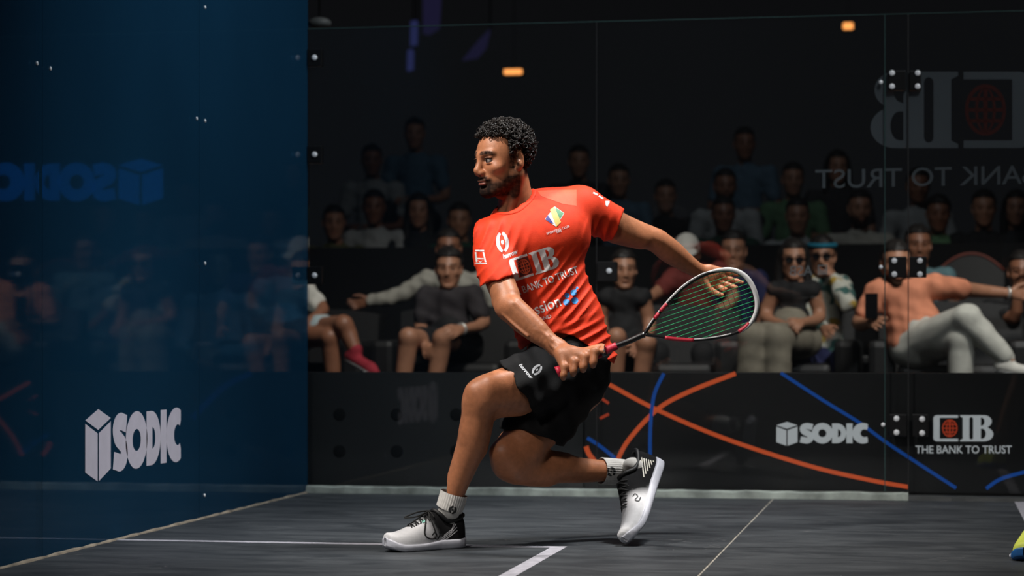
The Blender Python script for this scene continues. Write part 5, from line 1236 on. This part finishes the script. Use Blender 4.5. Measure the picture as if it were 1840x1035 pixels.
# rows further back in the dim stands
rows = [  # head, Y, top, label, tone, sleeve, hair, yaw
 ((1303, 334), 6.05, c_lgrey, 'bearded man in a light grey shirt in the middle tier', 1, 'short', 'beard', 2),
 ((1300, 385), 5.62, c_dgreen, 'spectator in a bottle green shirt in front of the light grey shirt', 1, 'short', 'short', 0),
 ((1433, 388), 5.62, c_lgrey, 'spectator in grey behind the woman with long dark hair', 0, 'short', 'short', 6),
 ((1545, 374), 5.62, c_grey, 'bearded man in a pale sweater right behind the barrier', 0, 'long', 'beard', 0),
 ((1650, 334), 6.05, c_lgrey, 'spectator in a pale shirt in the middle tier behind the green shirt', 1, 'long', 'short', 4),
 ((1686, 384), 5.62, c_green, 'dark-haired spectator in a green shirt behind the barrier', 1, 'short', 'curly', 5),
 ((1768, 374), 5.62, c_black, 'dark-clad spectator behind the barrier beside the green shirt', 0, 'short', 'short', 8),
 ((1826, 374), 6.0, c_black, 'dark-clad spectator with long hair behind the barrier', 0, 'short', 'long', 12),
 ((1196, 352), 6.9, c_black, 'dark-clad spectator in the upper tier above the white cap', 0, 'short', 'short', 0),
 ((1112, 324), 6.9, c_blue, 'spectator in a blue-grey shirt above the woman in the black dress', 0, 'short', 'short', -3),
 ((1338, 258), 7.1, c_blue, 'spectator in a blue-grey shirt in the upper tier above the bearded man', 1, 'short', 'short', 0),
 ((1425, 322), 6.7, c_green, 'spectator in a green shirt in the upper tier', 0, 'short', 'short', 3),
 ((668, 288), 6.9, c_lgrey, 'spectator in a pale grey tee in the upper tier near the blue wall', 1, 'short', 'short', -4),
 ((600, 400), 5.62, c_olive, 'spectator in an olive shirt behind the barrier near the blue wall', 0, 'short', 'short', -6),
 ((745, 240), 7.2, c_blue, 'spectator in blue-grey seated highest in the upper tier, below the violet strips', 0, 'short', 'short', 0),
 ((672, 372), 5.8, c_lgrey, 'spectator in a light tee behind the barrier above the sofa', 1, 'short', 'short', 0),
 ((752, 378), 5.8, c_black, 'dark-clad spectator behind the barrier above the young man in charcoal', 0, 'short', 'long', 0),
 ((825, 396), 5.7, c_dgreen, 'spectator in bottle green behind the barrier close to the player\'s shoulder', 0, 'short', 'short', 0),
 ((1505, 300), 6.9, c_dark, 'charcoal-clad spectator in the upper tier above the pale sweater', 0, 'short', 'long', 0),
 ((1040, 290), 7.1, c_dark, 'charcoal-clad spectator in the upper tier just above the player\'s far shoulder', 0, 'short', 'short', 0),
 ((392, 478), 3.6, c_lgrey, 'spectator in a light tee seen through the blue wall', 0, 'long', 'short', -6),
 ((190, 470), 3.4, c_pink, 'spectator in a pink shirt seen through the blue wall', 0, 'short', 'long', -8),
 ((300, 400), 5.6, c_black, 'dark-clad spectator seen through the blue wall', 0, 'short', 'short', -8)]
for hd, Yr, tp, lb, tn, sv, hr_, yw in rows:
    zf = PF if Yr < 5 else 0.45 if Yr < 6.4 else 0.85
    spectator(lb, hd, Yr + (0 if Yr < 5 else 0.28 if Yr < 5.85 else 0.42), tp, c_black, yw, tone=tn, sleeve=sv, hair=hr_, fine=False, zmin=None, group=None)

# ------------------------------------------------------------------ second player, only a shoe reaches into the picture
t2 = gx(1842, 1010); h2 = t2 + RT * 0.125 + FW * 0.255; K0 = h2 + UP * 0
fl = lambda s, t, h_: np.array([0.62, 0.70, 0.10]) if not (0.44 < s < 0.50) else np.array([0.02, 0.02, 0.02])
opp = empty('person', h2, 'second player, only a yellow and blue shoe showing beside the half-court line', 'person')
M_sb = mat('sole_blue', (0.01, 0.10, 0.32), 0.5)
up3, bv3, bs3, at3 = shoe(opp, h2, t2, UP, 0.3, M_up, M_sb, fl, 0, 1.1, MATS['sole_white'], 'shoe', 'yellow-green squash shoe with blue sole')
MB().tube(spline([at3(s, 0.056, 0.022 + 0.01 * math.sin(s * 5)) for s in (0.45, 0.6, 0.72, 0.80, 0.84)], 4), [0.007] * 16 + [0.002], 8).build('side_trim', MATS['sole_white'], up3, True); MB().tube(spline([at3(s, -0.056, 0.022 + 0.01 * math.sin(s * 5)) for s in (0.45, 0.6, 0.72, 0.80, 0.84)], 4), [0.007] * 16 + [0.002], 8).build('side_trim', MATS['sole_white'], up3, True)
h3 = h2 + RT * 0.62 + FW * 0.20
up4, _, _, at4 = shoe(opp, h3, h3 - FW * 0.27 - RT * 0.06, UP, 0.3, M_up, M_sb, fl, 0, 1.1, MATS['sole_white'], 'shoe')
A1 = at3(0.19, 0, 0.10); A2 = at4(0.19, 0, 0.10)
mid = (A1 + A2) / 2; hips = mid + UP * 0.80 + RT * 0.06; v = Vol(mid - np.array([0.7, 0.6, 0.25]), mid + np.array([0.8, 0.6, 1.8]), 0.009)
HM2 = frame(35, 4); HC2 = hips + UP * 0.70 - FW * 0.05; head_sdf(v, HC2, HM2, 1.0, True)
for A, q in ((A1, -1), (A2, 1)):
    kn = A * 0.52 + hips * 0.48 + RT * (0.05 * q) - FW * 0.12
    v.chain([(hips + RT * 0.10 * q, 0.10), ((hips + RT * 0.10 * q + kn) / 2, 0.085), (kn, 0.06)], 0.03, n=3); v.chain([(kn, 0.058), (kn * 0.7 + A * 0.3 + FW * 0.02, 0.056), (A, 0.037)], 0.02, n=3)
    sh_ = hips + UP * 0.44 + RT * 0.20 * q; el_ = sh_ - UP * 0.24 + RT * 0.10 * q; wr_ = el_ - UP * 0.04 - FW * 0.24
    v.chain([(sh_, 0.055), (el_, 0.042), (wr_, 0.027)], 0.02, n=3); hand_open(v, wr_, wr_ - el_, UP + RT * 0.1, np.array([0, 0, -1.0]), 1.0)
v.cone(HC2 - UP * 0.05 + FW * 0.03, hips + UP * 0.48, 0.055, 0.06, 0.03); v.cone(hips, hips + UP * 0.40, 0.13, 0.14, 0.03, sq=(FW, 0.7))
V, F = v.mesh(1); obj('body', V, F, M_sk, opp, True, np.tile(np.array(TONES[0]), (len(V), 1)))
v = Vol(mid - np.array([0.6, 0.5, 0.2]) + UP * 0.8, mid + np.array([0.7, 0.5, 1.4]), 0.011); v.cone(hips + UP * 0.02, hips + UP * 0.36, 0.152, 0.16, 0.03, sq=(FW, 0.74)); v.cone(hips + UP * 0.44 - RT * 0.19, hips + UP * 0.44 + RT * 0.19, 0.066, 0.066, 0.04)
for q in (-1, 1): v.cone(hips + UP * 0.44 + RT * 0.20 * q, hips + UP * 0.27 + RT * 0.27 * q, 0.07, 0.066, 0.03)
V, F = v.mesh(1); obj('shirt', V, F, c_blue, opp, True)
v = Vol(mid - np.array([0.6, 0.5, 0.0]) + UP * 0.3, mid + np.array([0.7, 0.5, 1.1]), 0.011); v.cone(hips - RT * 0.06, hips + RT * 0.06, 0.14, 0.14, 0.03)
for A, q in ((A1, -1), (A2, 1)): kn = A * 0.52 + hips * 0.48 + RT * (0.05 * q) - FW * 0.12; v.cone(hips + RT * 0.1 * q, hips * 0.35 + kn * 0.65 + RT * 0.03 * q, 0.115, 0.105, 0.03)
V, F = v.mesh(1); obj('shorts', V, F, M_shorts, opp, True)
v = Vol(HC2 - 0.16, HC2 + 0.16, 0.007); v.ell(HC2 + HM2 @ np.array([0, -0.016, 0.042]), (0.083, 0.104, 0.092), 0.01, HM2); X, Y, Z = v.grid(); A = [(X - HC2[0]) * HM2[0, i] + (Y - HC2[1]) * HM2[1, i] + (Z - HC2[2]) * HM2[2, i] for i in range(3)]
v.d = np.maximum(v.d, (np.where(A[1] > 0.01, 0.072, -0.02) - A[2]).astype(np.float32)); V, F = v.mesh(1); obj('hair', V, F, M_hr, opp, True)
for at_, A in ((at3, A1), (at4, A2)): ribbed('sock', [at_(0.19, 0, 0.05), at_(0.19, 0, 0.11), A + UP * 0.10], [0.028, 0.034, 0.042], M_sock, opp)

# ------------------------------------------------------------------ lamps and drapes far behind
M_amber = mat('amber_lamp', (0.6, 0.25, 0.08), 0.4, emit=(1.0, 0.36, 0.09, 1.6)); M_violet = mat('violet_screen', (0.01, 0.01, 0.02), 0.6, emit=(0.10, 0.12, 0.42, 0.16)); M_violet2 = mat('violet_screen_dim', (0.01, 0.01, 0.02), 0.6, emit=(0.09, 0.08, 0.25, 0.10))
def lamp(px0, py0, px1, py1, Y, label):
    a = ray_plane(px0, py1, (0, Y, 0), PY); b = ray_plane(px1, py0, (0, Y, 0), PY); o = empty('hanging_lamp', ((a[0] + b[0]) / 2, Y, a[2]), label, 'lamp')
    box('housing', (a[0] - 0.01, Y + 0.02, a[2] - 0.01), (b[0] + 0.01, Y + 0.12, b[2] + 0.01), M_clamp, o, 0.01); box('hanger', ((a[0] + b[0]) / 2 - 0.003, Y + 0.06, b[2]), ((a[0] + b[0]) / 2 + 0.003, Y + 0.066, 9.0), M_clamp, o); box('diffuser', (a[0], Y - 0.03, a[2]), (b[0], Y + 0.02, b[2]), M_amber, o, 0.012)
lamp(906, 124, 938, 134, 13.6, 'wide amber lamp hanging high above the player'); lamp(1515, 41, 1533, 53, 13.6, 'small amber lamp hanging high near the glass door')
def screen(pts, m, label):
    xs_ = [ray_plane(x_, y_, (0, 13.9, 0), PY) for x_, y_ in pts]; V = [tuple(p) for p in xs_] + [tuple(p + np.array([0, 0.06, 0])) for p in xs_]; n = len(pts)
    top_ = max(xs_, key=lambda p: p[2]); o = empty('light_banner', min(xs_, key=lambda p: p[2]), label, 'banner')
    obj('panel', V, [tuple(range(n)), tuple(range(2 * n - 1, n - 1, -1))] + [(i, i + n, (i + 1) % n + n, (i + 1) % n) for i in range(n)], m, o)
    MB().tube([top_ + np.array([0, 0.03, -0.02]), np.array([top_[0], top_[1] + 0.03, 9.0])], 0.008, 6).build('hanger', M_clamp, o)
screen([(738, 38), (749, 36), (748, 80), (737, 82)], M_violet, 'small upper violet lit strip far behind the stands'); screen([(732, 90), (742, 88), (741, 125), (731, 127)], M_violet, 'small lower violet lit strip far behind the stands')
screen([(760, -20), (792, -20), (788, 50), (770, 62), (760, 60)], M_violet2, 'tall dim violet lit drape far behind the stands'); screen([(862, 70), (880, 52), (872, 86), (856, 104), (830, 108)], M_violet2, 'slanted dim violet lit drape far behind the stands')
# speaker pod above the glass corner, and glowing letters on an added board imitating a reflection in the blue wall
pc = ray_plane(574, 42, (0, 1.2, 0), PY); pod = empty('ceiling_speaker', pc, 'grey dome speaker hanging above the glass corner', 'speaker')
v = Vol(pc - 0.12, pc + 0.12, 0.006); v.ell(pc, (0.062, 0.05, 0.032), 0.01); X, Y, Z = v.grid(); v.d = np.maximum(v.d, (pc[2] - 0.02 - Z + 0 * X + 0 * Y).astype(np.float32)); V, F = v.mesh(1); obj('dome', V, F, mat('dome_grey', (0.12, 0.13, 0.13), 0.5), pod, True); MB().tube([pc + UP * 0.02, pc + UP * 1.6], 0.006, 8).build('cable', M_clamp, pod)
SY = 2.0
sg = empty('mirrored_reflection', ray_plane(120, 420, (0, SY, 0), PY), 'added glowing blue letters imitating a mirrored reflection in the blue wall', 'sign')
M_refl = mat('reflection_blue', (0.01, 0.10, 0.30), 0.5, emit=(0.01, 0.28, 0.75, 0.7))
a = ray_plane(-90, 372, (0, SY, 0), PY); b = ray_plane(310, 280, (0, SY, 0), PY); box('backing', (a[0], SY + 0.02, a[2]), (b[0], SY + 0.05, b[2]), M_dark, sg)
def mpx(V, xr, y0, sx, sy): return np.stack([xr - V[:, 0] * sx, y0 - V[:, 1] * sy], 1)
for s in logo_cube(0.06): V, F = fill2d([s]); P, F = lay_pxplane(mpx(V, 293, 369, 80, 84), F, (0, SY + 0.018, 0), PY); obj('reflection_letter', P, F, M_refl, sg)
for s in logo_sodic_letters(): V, F = fill2d(s); P, F = lay_pxplane(mpx(V, 208, 362, 66, 70), F, (0, SY + 0.018, 0), PY); obj('reflection_letter', P, F, M_refl, sg)
